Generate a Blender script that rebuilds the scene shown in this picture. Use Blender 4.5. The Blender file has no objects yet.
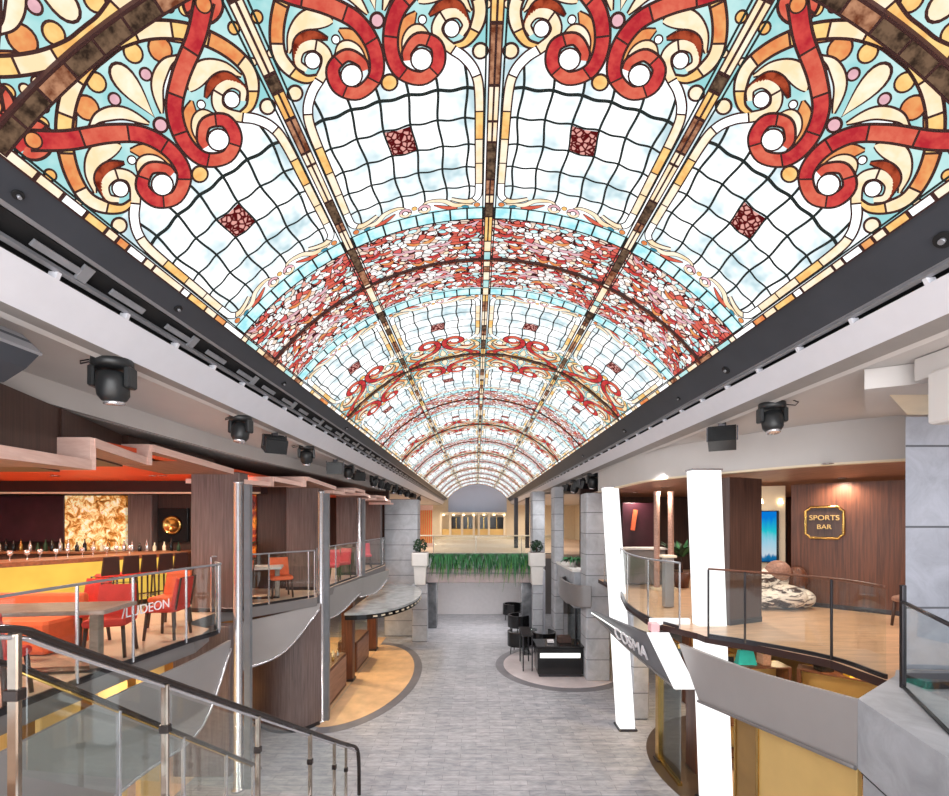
import bpy, math, random
from mathutils import Vector, Matrix
PI = math.pi
rad = math.radians
scene = bpy.context.scene
COL = scene.collection

# ------------------------------------------------------------------ camera, world, lights, exposure
EYE = 4.75                                   # upper deck floor is 3.0 above the lower deck
cam_d = bpy.data.cameras.new('camera')
cam_d.sensor_fit = 'HORIZONTAL'
cam_d.sensor_width = 36.0
cam_d.lens = 36.0 * 450 / 949
cam_d.shift_x = -1.5 / 949
cam_d.shift_y = 122.0 / 949
cam_d.clip_end = 200
cam = bpy.data.objects.new('camera', cam_d)
cam.location = (0, 0, EYE)
cam.rotation_euler = (PI / 2, 0, 0)
COL.objects.link(cam)
scene.camera = cam

world = bpy.data.worlds.new('world')
scene.world = world
world.use_nodes = True
world.node_tree.nodes['Background'].inputs[0].default_value = (0.92, 0.95, 1.0, 1)
world.node_tree.nodes['Background'].inputs[1].default_value = 1.0

scene.view_settings.view_transform = 'Standard'
scene.view_settings.look = 'None'
scene.view_settings.exposure = 0.75
scene.view_settings.gamma = 1.0
scene.view_settings.use_curve_mapping = False
scene.cycles.use_denoising = True
scene.cycles.max_bounces = 8
scene.cycles.transparent_max_bounces = 16
scene.cycles.sample_clamp_indirect = 6.0

def area(name, loc, size, power, rot=(0, 0, 0), color=(1, 1, 1)):
    l = bpy.data.lights.new(name, 'AREA')
    l.shape = 'RECTANGLE'
    l.size, l.size_y = size
    l.energy = power
    l.color = color
    o = bpy.data.objects.new(name, l)
    o.location = loc
    o.rotation_euler = rot
    COL.objects.link(o)
    return o

WARM = (1.0, 0.78, 0.55)
area('fill_behind', (0, -1.6, 5.2), (8, 4.5), 330, (rad(90), 0, 0))          # added fill lamp behind the viewer, where the atrium goes on
# recessed ceiling downlights of both decks: each lamp sits in a visible fitting built further down
DOWNLIGHTS = []
def downlights(name, xs, ys, z, power, color=WARM):
    for x in xs:
        for y in ys:
            l = bpy.data.lights.new(name, 'SPOT')
            l.energy = power
            l.color = color
            l.spot_size = rad(165)
            l.spot_blend = .9
            l.shadow_soft_size = .045
            o = bpy.data.objects.new(name, l)
            o.location = (x, y, z - .03)
            COL.objects.link(o)
            DOWNLIGHTS.append((x, y, z))
downlights('bar_downlight', (-11.0, -8.6, -6.4), (4.6, 7.0, 9.2), 5.65, 120)
downlights('left_gallery_downlight', (-6.6, -4.9), (9.2, 12.3, 15.6), 5.65, 90, (1.0, .84, .72))
downlights('right_gallery_downlight', (5.0, 7.0, 9.2), (6.4, 8.6), 5.545, 75, (1.0, .84, .7))
downlights('right_rear_downlight', (4.6, 6.8), (11.0, 13.0), 5.545, 80, (1.0, .86, .74))
downlights('left_shop_downlight', (-4.5, -5.6), (11.6, 14.0, 16.2), 2.785, 100, (1.0, .74, .42))
downlights('left_near_shop_downlight', (-4.7, -6.2), (4.0, 6.6), 2.785, 70, (1.0, .8, .55))
downlights('right_shop_downlight', (4.6, 6.6), (4.9, 7.4, 10.0), 2.885, 90, (1.0, .76, .45))
downlights('far_deck_downlight', (-4.6, -3.6, 3.8, 4.8), (27.0, 33.0, 38.5), 6.08, 120, (1.0, .9, .76))
downlights('cross_deck_downlight', (-1.2, .2, 1.6), (19.4,), 2.235, 60, (1.0, .95, .92))

# spots added along both soffits to make up light the vault lacks
for sx, ys in ((-1, (3.9, 6.1, 8.5, 11.4, 14.3, 16.4, 22.0, 27.0, 33.0)), (1, (5.3, 8.6, 12.2, 14.6, 18.4, 23.0, 29.0, 36.0))):
    for y in ys:
        l = bpy.data.lights.new('soffit_fill', 'SPOT')
        l.energy = 125; l.color = (1, .985, .97); l.spot_size = rad(150); l.spot_blend = 1.0; l.shadow_soft_size = .10
        o = bpy.data.objects.new('soffit_fill', l)
        o.location = (sx * (3.25 if sx < 0 else 3.55), y, 5.66)
        o.rotation_euler = (Vector((-sx * 3.6, 1.0, -4.6))).to_track_quat('-Z', 'Y').to_euler()
        COL.objects.link(o)

# ------------------------------------------------------------------ materials
MATS = {}
def lin(c):
    return tuple(((v / 255) / 12.92 if v / 255 <= .04045 else ((v / 255 + .055) / 1.055) ** 2.4) for v in c)
def base_mat(name):
    m = bpy.data.materials.new(name)
    m.use_nodes = True
    MATS[name] = m
    nt = m.node_tree
    return m, nt, nt.nodes['Principled BSDF'], nt.nodes['Material Output']
def coords(nt, scale=(1, 1, 1), rot=(0, 0, 0), kind='Object'):
    tc = nt.nodes.new('ShaderNodeTexCoord')
    mp = nt.nodes.new('ShaderNodeMapping')
    mp.inputs['Scale'].default_value = scale
    mp.inputs['Rotation'].default_value = rot
    nt.links.new(tc.outputs[kind], mp.inputs[0])
    return mp.outputs[0]
def world_coords(nt, scale=(1, 1, 1), rot=(0, 0, 0)):
    g = nt.nodes.new('ShaderNodeNewGeometry')
    mp = nt.nodes.new('ShaderNodeMapping')
    mp.inputs['Scale'].default_value = scale
    mp.inputs['Rotation'].default_value = rot
    nt.links.new(g.outputs['Position'], mp.inputs[0])
    return mp.outputs[0]
def ramp(nt, fac, stops, interp='LINEAR'):
    r = nt.nodes.new('ShaderNodeValToRGB')
    r.color_ramp.interpolation = interp
    el = r.color_ramp.elements
    while len(el) < len(stops):
        el.new(.5)
    for e, (p, c) in zip(el, stops):
        e.position = p
        e.color = (*c, 1)
    nt.links.new(fac, r.inputs[0])
    return r.outputs[0]
def noise(nt, vec, scale, detail=3, rough=.55, dist=0):
    n = nt.nodes.new('ShaderNodeTexNoise')
    n.inputs['Scale'].default_value = scale
    n.inputs['Detail'].default_value = detail
    n.inputs['Roughness'].default_value = rough
    n.inputs['Distortion'].default_value = dist
    nt.links.new(vec, n.inputs['Vector'])
    return n.outputs[0]
def mat(name, rgb, rough=.5, metal=0.0, var=.12, nscale=6, scale=(1, 1, 1), spec=.5, bump=0.0):
    """plain surface with a slight procedural variation; rgb is sRGB 0-255"""
    m, nt, b, out = base_mat(name)
    c = lin(rgb)
    v = world_coords(nt, scale)
    n = noise(nt, v, nscale)
    col = ramp(nt, n, [(.3, tuple(x * (1 - var) for x in c)), (.7, tuple(min(1, x * (1 + var)) for x in c))])
    nt.links.new(col, b.inputs['Base Color'])
    b.inputs['Roughness'].default_value = rough
    b.inputs['Metallic'].default_value = metal
    b.inputs['Specular IOR Level'].default_value = spec
    if bump:
        bp = nt.nodes.new('ShaderNodeBump')
        bp.inputs['Strength'].default_value = bump
        nt.links.new(n, bp.inputs['Height'])
        nt.links.new(bp.outputs[0], b.inputs['Normal'])
    return m
def wood(name, dark, light, scale=(14, 14, .8), rough=.4):
    m, nt, b, out = base_mat(name)
    v = world_coords(nt, scale)
    n = noise(nt, v, 2.0, 4, .6, .4)
    col = ramp(nt, n, [(.25, lin(dark)), (.75, lin(light))])
    nt.links.new(col, b.inputs['Base Color'])
    b.inputs['Roughness'].default_value = rough
    return m
def glow(name, rgb, strength, var=.0, nscale=5, rgb2=None, samp='AUTO'):
    m, nt, b, out = base_mat(name)
    nt.nodes.remove(b)
    e = nt.nodes.new('ShaderNodeEmission')
    c = lin(rgb)
    if var or rgb2:
        v = coords(nt, (1, 1, 1))
        n = noise(nt, v, nscale, 3, .6)
        c2 = lin(rgb2) if rgb2 else tuple(x * (1 - var) for x in c)
        col = ramp(nt, n, [(.36, c2), (.62, c)])
        nt.links.new(col, e.inputs[0])
    else:
        e.inputs[0].default_value = (*c, 1)
    e.inputs[1].default_value = strength
    nt.links.new(e.outputs[0], out.inputs[0])
    m.cycles.emission_sampling = samp
    return m

def thin_glass(name, tint=(235, 245, 243), refl=.10):
    m, nt, b, out = base_mat(name)
    nt.nodes.remove(b)
    t = nt.nodes.new('ShaderNodeBsdfTransparent')
    t.inputs[0].default_value = (*lin(tint), 1)
    g = nt.nodes.new('ShaderNodeBsdfGlossy')
    g.inputs['Roughness'].default_value = .03
    g.inputs['Color'].default_value = (.9, .95, .95, 1)
    f = nt.nodes.new('ShaderNodeLayerWeight')
    f.inputs[0].default_value = .25
    mul = nt.nodes.new('ShaderNodeMath')
    mul.operation = 'MULTIPLY_ADD'
    mul.inputs[1].default_value = .16
    mul.inputs[2].default_value = refl * .5
    nt.links.new(f.outputs['Fresnel'], mul.inputs[0])
    mx = nt.nodes.new('ShaderNodeMixShader')
    nt.links.new(mul.outputs[0], mx.inputs[0])
    nt.links.new(t.outputs[0], mx.inputs[1])
    nt.links.new(g.outputs[0], mx.inputs[2])
    nt.links.new(mx.outputs[0], out.inputs[0])
    return m

# floor: long grey tiles with mottling
def make_floor():
    m, nt, b, out = base_mat('grey_tile_floor')
    v = world_coords(nt, (1, 1, 1))
    br = nt.nodes.new('ShaderNodeTexBrick')
    br.inputs['Scale'].default_value = 1.0
    br.inputs['Brick Width'].default_value = .62
    br.inputs['Row Height'].default_value = .155
    br.inputs['Mortar Size'].default_value = .006
    br.inputs['Color1'].default_value = (*lin((158, 160, 168)), 1)
    br.inputs['Color2'].default_value = (*lin((178, 178, 185)), 1)
    br.inputs['Mortar'].default_value = (*lin((140, 141, 146)), 1)
    nt.links.new(v, br.inputs[0])
    v2 = world_coords(nt, (1.6, 5, 1))
    n = noise(nt, v2, 2.2, 6, .7, .5)
    r = ramp(nt, n, [(.32, (.62, .63, .65)), (.66, (1.18, 1.17, 1.15))])
    mx = nt.nodes.new('ShaderNodeMixRGB')
    mx.blend_type = 'MULTIPLY'
    mx.inputs[0].default_value = 1
    nt.links.new(br.outputs[0], mx.inputs[1])
    nt.links.new(r, mx.inputs[2])
    nt.links.new(mx.outputs[0], b.inputs['Base Color'])
    b.inputs['Roughness'].default_value = .45
    return m
make_floor()
def make_stone(name, rgb, joint=.62, dark=.75, off=0.0):
    m, nt, b, out = base_mat(name)
    c = lin(rgb)
    v = world_coords(nt, (1, 1, 1))
    n = noise(nt, v, 2.6, 7, .68, .6)
    col = ramp(nt, n, [(.28, tuple(x * dark for x in c)), (.72, tuple(min(1, x * 1.18) for x in c))])
    # horizontal joints
    sp = nt.nodes.new('ShaderNodeSeparateXYZ')
    nt.links.new(v, sp.inputs[0])
    md = nt.nodes.new('ShaderNodeMath'); md.operation = 'MODULO'; md.inputs[1].default_value = joint
    sb = nt.nodes.new('ShaderNodeMath'); sb.operation = 'SUBTRACT'; sb.inputs[1].default_value = off
    nt.links.new(sp.outputs[2], sb.inputs[0]); nt.links.new(sb.outputs[0], md.inputs[0])
    lt = nt.nodes.new('ShaderNodeMath'); lt.operation = 'LESS_THAN'; lt.inputs[1].default_value = .022
    nt.links.new(md.outputs[0], lt.inputs[0])
    mx = nt.nodes.new('ShaderNodeMixRGB'); mx.inputs[2].default_value = (*tuple(x * .28 for x in c), 1)
    nt.links.new(lt.outputs[0], mx.inputs[0])
    nt.links.new(col, mx.inputs[1])
    nt.links.new(mx.outputs[0], b.inputs['Base Color'])
    b.inputs['Roughness'].default_value = .55
    return m
make_stone('pier_stone', (172, 174, 180))
make_stone('ledge_stone', (160, 162, 168), joint=50)
make_stone('near_pier_stone', (166, 169, 180), joint=.87, off=.315)
mat('tan_inlay', (222, 182, 140), .35, var=.16, nscale=2.2)
mat('pale_inlay', (208, 198, 200), .35, var=.1, nscale=2.5)
mat('dark_inlay', (116, 114, 120), .4, var=.1, nscale=3)
mat('brown_inlay', (74, 58, 44), .35, var=.2, nscale=3)
mat('upper_tan_floor', (196, 160, 128), .3, var=.22, nscale=2.0, scale=(1, 5, 1))
mat('bar_floor', (216, 188, 166), .4, var=.1, nscale=2)
mat('white_paint', (208, 209, 217), .45, var=.02)
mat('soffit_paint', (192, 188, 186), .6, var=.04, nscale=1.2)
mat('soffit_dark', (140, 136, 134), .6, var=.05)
mat('charcoal_metal', (62, 66, 74), .45, .3, var=.1, nscale=2)
mat('black_recess', (14, 15, 18), .7, var=.1)
mat('truss_grey', (150, 152, 158), .4, .5, var=.1)
mat('fascia_grey', (166, 162, 162), .38, .45, var=.04, nscale=1.5)
mat('fascia_dark', (128, 124, 124), .38, .35, var=.06, nscale=1.5)
mat('fascia_sign', (112, 113, 118), .45, .3, var=.08, nscale=2)
mat('chrome', (214, 212, 216), .22, .8, var=.03)
mat('bronze_chrome', (176, 164, 152), .2, 1.0, var=.15, nscale=5)
mat('dark_steel', (70, 68, 72), .3, .8, var=.08)
mat('handrail_dark', (54, 46, 44), .22, .4, var=.15, nscale=4)
mat('brass', (200, 164, 96), .22, 1.0, var=.08)
mat('gold_panel', (226, 190, 120), .4, .25, var=.07, nscale=1.5)
mat('gold_panel_dark', (156, 122, 70), .4, .3, var=.12, nscale=2)
mat('blue_grey_wall', (178, 194, 222), .6, var=.08, nscale=.25)
mat('cream_paint', (226, 212, 186), .5, var=.04)
mat('light_wall', (222, 219, 222), .5, var=.03)
mat('dark_marble', (96, 98, 102), .2, var=.3, nscale=4)
mat('shelf_marble', (158, 160, 160), .12, var=.25, nscale=3.5)
mat('black_gloss', (20, 20, 22), .18, var=.2)
mat('black_plastic', (30, 32, 34), .4, var=.2, nscale=9)
mat('grey_plastic', (110, 112, 116), .4, var=.1)
mat('orange_ceiling', (226, 84, 38), .5, var=.06, nscale=1)
mat('orange_fabric', (232, 108, 66), .8, var=.1, nscale=8)
mat('red_fabric', (214, 62, 56), .75, var=.1, nscale=9)
mat('pink_fabric', (216, 82, 96), .75, var=.1, nscale=9)
mat('dark_purple_wall', (58, 26, 36), .4, var=.25, nscale=3)
mat('dark_beam', (46, 22, 20), .5, var=.15)
mat('bridge_stone', (176, 160, 160), .5, var=.12, nscale=3)
mat('leaf_green', (38, 104, 56), .55, var=.45, nscale=11)
mat('leaf_light', (96, 150, 52), .55, var=.35, nscale=11)
mat('leaf_dark', (26, 58, 34), .6, var=.4, nscale=13)
mat('white_pot', (214, 210, 206), .5, var=.03)
mat('teal_fabric', (30, 170, 180), .6, var=.1)
mat('yellow_fabric', (226, 190, 60), .6, var=.1)
mat('pink_pad', (226, 176, 180), .6, var=.05)
wood('grey_wood', (84, 70, 68), (128, 110, 106), (16, 16, .7))
wood('walnut', (66, 38, 28), (118, 72, 50), (16, 16, .6))
wood('dark_walnut', (50, 34, 30), (84, 60, 52), (16, 16, .6))
wood('bar_top_wood', (96, 58, 38), (146, 94, 62), (2, 12, 12))
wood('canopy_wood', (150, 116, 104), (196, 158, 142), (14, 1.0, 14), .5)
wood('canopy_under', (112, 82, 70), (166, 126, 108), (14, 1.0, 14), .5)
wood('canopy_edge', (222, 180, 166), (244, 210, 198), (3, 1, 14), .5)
wood('table_wood', (120, 104, 94), (160, 142, 130), (2, 10, 10), .35)
thin_glass('clear_glass', (249, 252, 251), .05)
thin_glass('smoked_glass', (206, 210, 210), .2)
glow('glow_white', (255, 252, 252), .9)
glow('glow_strip', (255, 255, 250), 1.2)
glow('glow_yellow', (255, 202, 88), .68, .18, 1.3)
glow('lamp_warm', (255, 226, 180), 5)
glow('glass_edge', (120, 190, 165), .35)

# backlit screens
def make_screen():
    m, nt, b, out = base_mat('blue_screen')
    nt.nodes.remove(b)
    g = coords(nt, (1, 1, 1), kind='Generated')
    sp = nt.nodes.new('ShaderNodeSeparateXYZ')
    nt.links.new(g, sp.inputs[0])
    n = noise(nt, g, 5, 3)
    ad = nt.nodes.new('ShaderNodeMath'); ad.operation = 'MULTIPLY_ADD'; ad.inputs[1].default_value = .22
    nt.links.new(n, ad.inputs[0]); nt.links.new(sp.outputs[2], ad.inputs[2])
    c = ramp(nt, ad.outputs[0], [(.08, lin((16, 70, 120))), (.2, lin((24, 110, 160))), (.26, lin((190, 205, 215))), (.52, lin((150, 200, 220))),
                                 (.72, lin((40, 190, 200))), (1.0, lin((10, 120, 210)))])
    e = nt.nodes.new('ShaderNodeEmission')
    nt.links.new(c, e.inputs[0])
    e.inputs[1].default_value = .62
    nt.links.new(e.outputs[0], out.inputs[0])
make_screen()
def make_mosaic(name, cols, scale, strength, stretch=(1, 1, 1)):
    m, nt, b, out = base_mat(name)
    v = coords(nt, stretch)
    n = noise(nt, v, scale, 4, .65, .8)
    c = ramp(nt, n, cols)
    nt.links.new(c, b.inputs['Base Color'])
    nt.links.new(c, b.inputs['Emission Color'])
    b.inputs['Emission Strength'].default_value = strength
    b.inputs['Roughness'].default_value = .3
make_mosaic('backlit_gold_mosaic', [(.3, lin((70, 34, 12))), (.44, lin((190, 122, 44))), (.54, lin((238, 214, 150))), (.62, lin((250, 246, 226))), (.74, lin((176, 74, 30)))], 6.0, .3)
make_mosaic('lit_artwork', [(.35, lin((30, 12, 12))), (.5, lin((150, 40, 20))), (.6, lin((250, 150, 40))), (.7, lin((40, 16, 14)))], 3.0, .2)
make_mosaic('zebra_upholstery', [(.44, lin((56, 40, 36))), (.49, lin((226, 216, 204))), (.56, lin((232, 222, 210))), (.61, lin((64, 46, 40)))], 2.2, 0.0, (.8, .8, 3.2))

# stained glass: what the pane lets through, lit evenly from behind
K = .60                         # 1 / 2**exposure
def pane(name, rgb, k=1.0, var=.18, n=9, rgb2=None):
    return glow(name, rgb, k * K, var, n, rgb2, 'NONE')
glow('pane_white', (255, 255, 255), 1.5 * K, 0, 2.6, (168, 190, 196))
pane('pane_aqua', (206, 242, 240), 1.0, 0, 4, (158, 220, 222))
pane('pane_block', (214, 242, 244), 1.3, 0, 6, (150, 214, 222))
pane('pane_cream', (255, 238, 214), 1.15, 0, 7, (250, 220, 176))
pane('pane_amber', (250, 214, 140), 1.1, 0, 8, (240, 180, 104))
pane('pane_orange', (246, 176, 110), 1.0, 0, 8, (232, 130, 78))
pane('pane_red', (220, 80, 74), 1.0, 0, 12, (188, 46, 56))
pane('pane_coral', (232, 118, 94), 1.0, 0, 12, (216, 88, 72))
pane('pane_pink', (250, 196, 206), 1.0, .2, 8)
pane('pane_rust', (190, 84, 54), .9, 0, 14, (110, 36, 24))
pane('pane_brown', (134, 106, 84), .85, 0, 16, (60, 46, 38))
pane('pane_tan', (206, 150, 116), .9, 0, 14, (120, 66, 44))
pane('pane_blue', (80, 164, 190), .9, .2, 8)
pane('pane_ball', (255, 255, 255), 1.6, 0, 8, (240, 250, 250))
def make_speckle():
    m, nt, b, out = base_mat('pane_speckle')
    nt.nodes.remove(b)
    v = coords(nt)
    vo = nt.nodes.new('ShaderNodeTexVoronoi'); vo.feature = 'DISTANCE_TO_EDGE'; vo.inputs['Scale'].default_value = 22
    nt.links.new(v, vo.inputs['Vector'])
    c = ramp(nt, vo.outputs[0], [(.10, tuple(x * K for x in lin((92, 20, 22)))), (.2, tuple(x * K for x in lin((236, 170, 160))))])
    e = nt.nodes.new('ShaderNodeEmission'); nt.links.new(c, e.inputs[0]); nt.links.new(e.outputs[0], out.inputs[0])
    m.cycles.emission_sampling = 'NONE'
make_speckle()
def make_dense():
    m, nt, b, out = base_mat('pane_mosaic')
    nt.nodes.remove(b)
    v = coords(nt, (1.0, 1.3, 1.0))
    a = nt.nodes.new('ShaderNodeTexVoronoi'); a.inputs['Scale'].default_value = 11
    nt.links.new(v, a.inputs['Vector'])
    d = nt.nodes.new('ShaderNodeTexVoronoi'); d.feature = 'DISTANCE_TO_EDGE'; d.inputs['Scale'].default_value = 11
    nt.links.new(v, d.inputs['Vector'])
    sp = nt.nodes.new('ShaderNodeSeparateColor'); nt.links.new(a.outputs['Color'], sp.inputs[0])
    c = ramp(nt, sp.outputs[0], [(0, lin((228, 110, 96))), (.18, lin((255, 246, 242))), (.38, lin((240, 180, 166))), (.5, lin((255, 255, 252))),
                                 (.74, lin((250, 226, 206))), (.84, lin((226, 104, 104))), (.92, lin((206, 236, 236)))], 'CONSTANT')
    lt = nt.nodes.new('ShaderNodeMath'); lt.operation = 'LESS_THAN'; lt.inputs[1].default_value = .07
    nt.links.new(d.outputs[0], lt.inputs[0])
    mx = nt.nodes.new('ShaderNodeMixRGB'); mx.inputs[2].default_value = (*lin((70, 34, 34)), 1)
    nt.links.new(lt.outputs[0], mx.inputs[0]); nt.links.new(c, mx.inputs[1])
    e = nt.nodes.new('ShaderNodeEmission'); nt.links.new(mx.outputs[0], e.inputs[0]); nt.links.new(e.outputs[0], out.inputs[0]); e.inputs[1].default_value = 1.02 * K
    m.cycles.emission_sampling = 'NONE'
make_dense()
mat('lead', (26, 40, 40), .6, .3, var=.1)
mat('lead_brown', (56, 28, 26), .6, .2, var=.1)

# ------------------------------------------------------------------ mesh helpers
def catmull(pts, n=8, closed=False):
    P = [Vector(p) for p in pts]
    out = []
    m = len(P)
    rng = range(m if closed else m - 1)
    for i in rng:
        p0 = P[(i - 1) % m] if closed or i > 0 else P[0] * 2 - P[1]
        p1 = P[i]
        p2 = P[(i + 1) % m]
        p3 = P[(i + 2) % m] if closed or i + 2 < m else P[-1] * 2 - P[-2]
        for k in range(n):
            t = k / n
            out.append(.5 * ((2 * p1) + (p2 - p0) * t + (2 * p0 - 5 * p1 + 4 * p2 - p3) * t * t + (3 * p1 - p0 - 3 * p2 + p3) * t ** 3))
    if not closed:
        out.append(P[-1])
    return out

def wloc(o):
    v = Vector((0, 0, 0))
    while o is not None:
        v += o.location
        o = o.parent
    return v

class MB:
    def __init__(s):
        s.v, s.f, s.m, s.sm = [], [], [], []
    def add(s, vs, fs, m=0, smooth=False):
        b = len(s.v)
        s.v += [tuple(v) for v in vs]
        for f in fs:
            s.f.append([b + i for i in f]); s.m.append(m); s.sm.append(smooth)
        return s
    def box(s, x0, x1, y0, y1, z0, z1, m=0):
        vs = [(x0, y0, z0), (x1, y0, z0), (x1, y1, z0), (x0, y1, z0), (x0, y0, z1), (x1, y0, z1), (x1, y1, z1), (x0, y1, z1)]
        return s.add(vs, [(0, 3, 2, 1), (4, 5, 6, 7), (0, 1, 5, 4), (1, 2, 6, 5), (2, 3, 7, 6), (3, 0, 4, 7)], m)
    def bbox(s, x0, x1, y0, y1, z0, z1, b=.01, m=0):
        """box with chamfered upright and top edges"""
        poly = [(x0 + b, y0), (x1 - b, y0), (x1, y0 + b), (x1, y1 - b), (x1 - b, y1), (x0 + b, y1), (x0, y1 - b), (x0, y0 + b)]
        cx, cy = (x0 + x1) / 2, (y0 + y1) / 2
        def ins(p): return (p[0] + (b if p[0] < cx else -b) * .7, p[1] + (b if p[1] < cy else -b) * .7)
        rings = [[(*ins(p), z0) for p in poly], [(*p, z0 + b) for p in poly], [(*p, z1 - b) for p in poly], [(*ins(p), z1) for p in poly]]
        vs = [v for r in rings for v in r]
        fs = [tuple(range(7, -1, -1)), tuple(range(24, 32))]
        for r in range(3):
            for i in range(8):
                j = (i + 1) % 8
                fs.append((r * 8 + i, r * 8 + j, r * 8 + 8 + j, r * 8 + 8 + i))
        return s.add(vs, fs, m)
    def obox(s, c, sz, rz=0, m=0, rx=0, ry=0):
        M = Matrix.Translation(c) @ Matrix.Rotation(rz, 4, 'Z') @ Matrix.Rotation(ry, 4, 'Y') @ Matrix.Rotation(rx, 4, 'X')
        a, b, d = sz[0] / 2, sz[1] / 2, sz[2] / 2
        vs = [M @ Vector(p) for p in [(-a, -b, -d), (a, -b, -d), (a, b, -d), (-a, b, -d), (-a, -b, d), (a, -b, d), (a, b, d), (-a, b, d)]]
        return s.add(vs, [(0, 3, 2, 1), (4, 5, 6, 7), (0, 1, 5, 4), (1, 2, 6, 5), (2, 3, 7, 6), (3, 0, 4, 7)], m)
    def prism(s, poly, z0, z1, m=0, side=None):
        n = len(poly)
        vs = [(x, y, z0) for x, y in poly] + [(x, y, z1) for x, y in poly]
        s.add(vs, [tuple(range(n - 1, -1, -1)), tuple(range(n, 2 * n))], m)
        b = len(s.v) - 2 * n
        for i in range(n):
            j = (i + 1) % n
            s.f.append([b + i, b + j, b + n + j, b + n + i]); s.m.append(m if side is None else side); s.sm.append(False)
        return s
    def extr(s, prof, y0, y1, m=0):
        """closed (x, z) profile pulled along y"""
        n = len(prof)
        vs = [(x, y0, z) for x, z in prof] + [(x, y1, z) for x, z in prof]
        fs = [tuple(range(n)), tuple(range(2 * n - 1, n - 1, -1))]
        for i in range(n):
            j = (i + 1) % n
            fs.append((i, n + i, n + j, j))
        return s.add(vs, fs, m)
    def tube(s, pts, r, n=8, m=0, closed=False, caps=True, flat=1.0):
        P = [Vector(p) for p in pts]
        k = len(P)
        vs = []
        up0 = None
        for i, p in enumerate(P):
            if closed: t = P[(i + 1) % k] - P[i - 1]
            else: t = P[min(i + 1, k - 1)] - P[max(i - 1, 0)]
            t.normalize()
            if up0 is None:
                up0 = Vector((0, 0, 1)) if abs(t.z) < .9 else Vector((1, 0, 0))
            a = t.cross(up0)
            if a.length < 1e-4: a = t.cross(Vector((0, 1, 0)))
            a.normalize(); b = a.cross(t); up0 = b
            rr = r[i] if isinstance(r, (list, tuple)) else r
            for q in range(n):
                an = 2 * PI * q / n
                vs.append(p + a * math.cos(an) * rr + b * math.sin(an) * rr * flat)
        fs = []
        for i in range(k if closed else k - 1):
            i2 = (i + 1) % k
            for q in range(n):
                q2 = (q + 1) % n
                fs.append((i * n + q, i * n + q2, i2 * n + q2, i2 * n + q))
        s.add(vs, fs, m, True)
        if caps and not closed:
            b = len(s.v) - len(vs)
            s.f.append([b + q for q in range(n - 1, -1, -1)]); s.m.append(m); s.sm.append(False)
            s.f.append([b + (k - 1) * n + q for q in range(n)]); s.m.append(m); s.sm.append(False)
        return s
    def cyl(s, p0, p1, r, r1=None, n=16, m=0):
        return s.tube([p0, p1], [r, r if r1 is None else r1], n, m)
    def lathe(s, prof, c=(0, 0, 0), n=20, m=0, M=None):
        vs = []
        for r, z in prof:
            for q in range(n):
                a = 2 * PI * q / n
                v = Vector((r * math.cos(a), r * math.sin(a), z))
                if M: v = M @ v
                vs.append(v + Vector(c))
        fs = []
        for i in range(len(prof) - 1):
            for q in range(n):
                q2 = (q + 1) % n
                fs.append((i * n + q, i * n + q2, (i + 1) * n + q2, (i + 1) * n + q))
        fs.append(tuple(range(n - 1, -1, -1)))
        fs.append(tuple((len(prof) - 1) * n + q for q in range(n)))
        return s.add(vs, fs, m, True)
    def ell(s, c, r, n=16, h=10, m=0, jit=0, rnd=None):
        vs, fs = [], []
        for i in range(h + 1):
            ph = PI * i / h
            for q in range(n):
                a = 2 * PI * q / n
                k = 1 + (rnd.uniform(-jit, jit) if rnd else 0)
                vs.append((c[0] + r[0] * math.sin(ph) * math.cos(a) * k, c[1] + r[1] * math.sin(ph) * math.sin(a) * k, c[2] + r[2] * math.cos(ph) * k))
        for i in range(h):
            for q in range(n):
                q2 = (q + 1) % n
                fs.append((i * n + q, (i + 1) * n + q, (i + 1) * n + q2, i * n + q2))
        return s.add(vs, fs, m, True)
    def slab(s, A, B, th, m=0, smooth=True, out=None):
        """ruled sheet between two 3-D rows, given real thickness away from the atrium"""
        k = len(A)
        A = [Vector(a) for a in A]; B = [Vector(b) for b in B]
        N = []
        for i in range(k):
            t = A[min(i + 1, k - 1)] - A[max(i - 1, 0)]
            d = B[i] - A[i]
            if d.length < 1e-5: d = Vector((0, 0, -1))
            n = t.cross(d).normalized()
            if out is not None and n.dot(Vector(out)) < 0: n = -n
            N.append(n)
        A2 = [a + n * th for a, n in zip(A, N)]; B2 = [b + n * th for b, n in zip(B, N)]
        vs = A + B + A2 + B2
        f1, f2 = [], []
        for i in range(k - 1):
            f1 += [(i, i + 1, k + i + 1, k + i), (2 * k + i, 3 * k + i, 3 * k + i + 1, 2 * k + i + 1)]
            f2 += [(i, 2 * k + i, 2 * k + i + 1, i + 1), (k + i, k + i + 1, 3 * k + i + 1, 3 * k + i)]
        f2 += [(0, k, 3 * k, 2 * k), (k - 1, 3 * k - 1, 4 * k - 1, 2 * k - 1)]
        s.add(vs, f1, m, smooth)
        s.add(vs, f2, m, False)
        return s
    def vwall(s, path, z0, z1, th, m=0, out=None, n=0):
        P = catmull([(x, y, 0) for x, y in path], n) if n else [Vector((x, y, 0)) for x, y in path]
        return s.slab([(p.x, p.y, z1) for p in P], [(p.x, p.y, z0) for p in P], th, m, bool(n), out)
    def mesh(s, name, mats, off):
        me = bpy.data.meshes.new(name)
        me.from_pydata([(x - off[0], y - off[1], z - off[2]) for x, y, z in s.v], [], s.f)
        for q in (mats if isinstance(mats, (list, tuple)) else [mats]):
            me.materials.append(MATS[q])
        me.polygons.foreach_set('material_index', s.m)
        me.polygons.foreach_set('use_smooth', s.sm)
        me.update()
        return me
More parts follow.
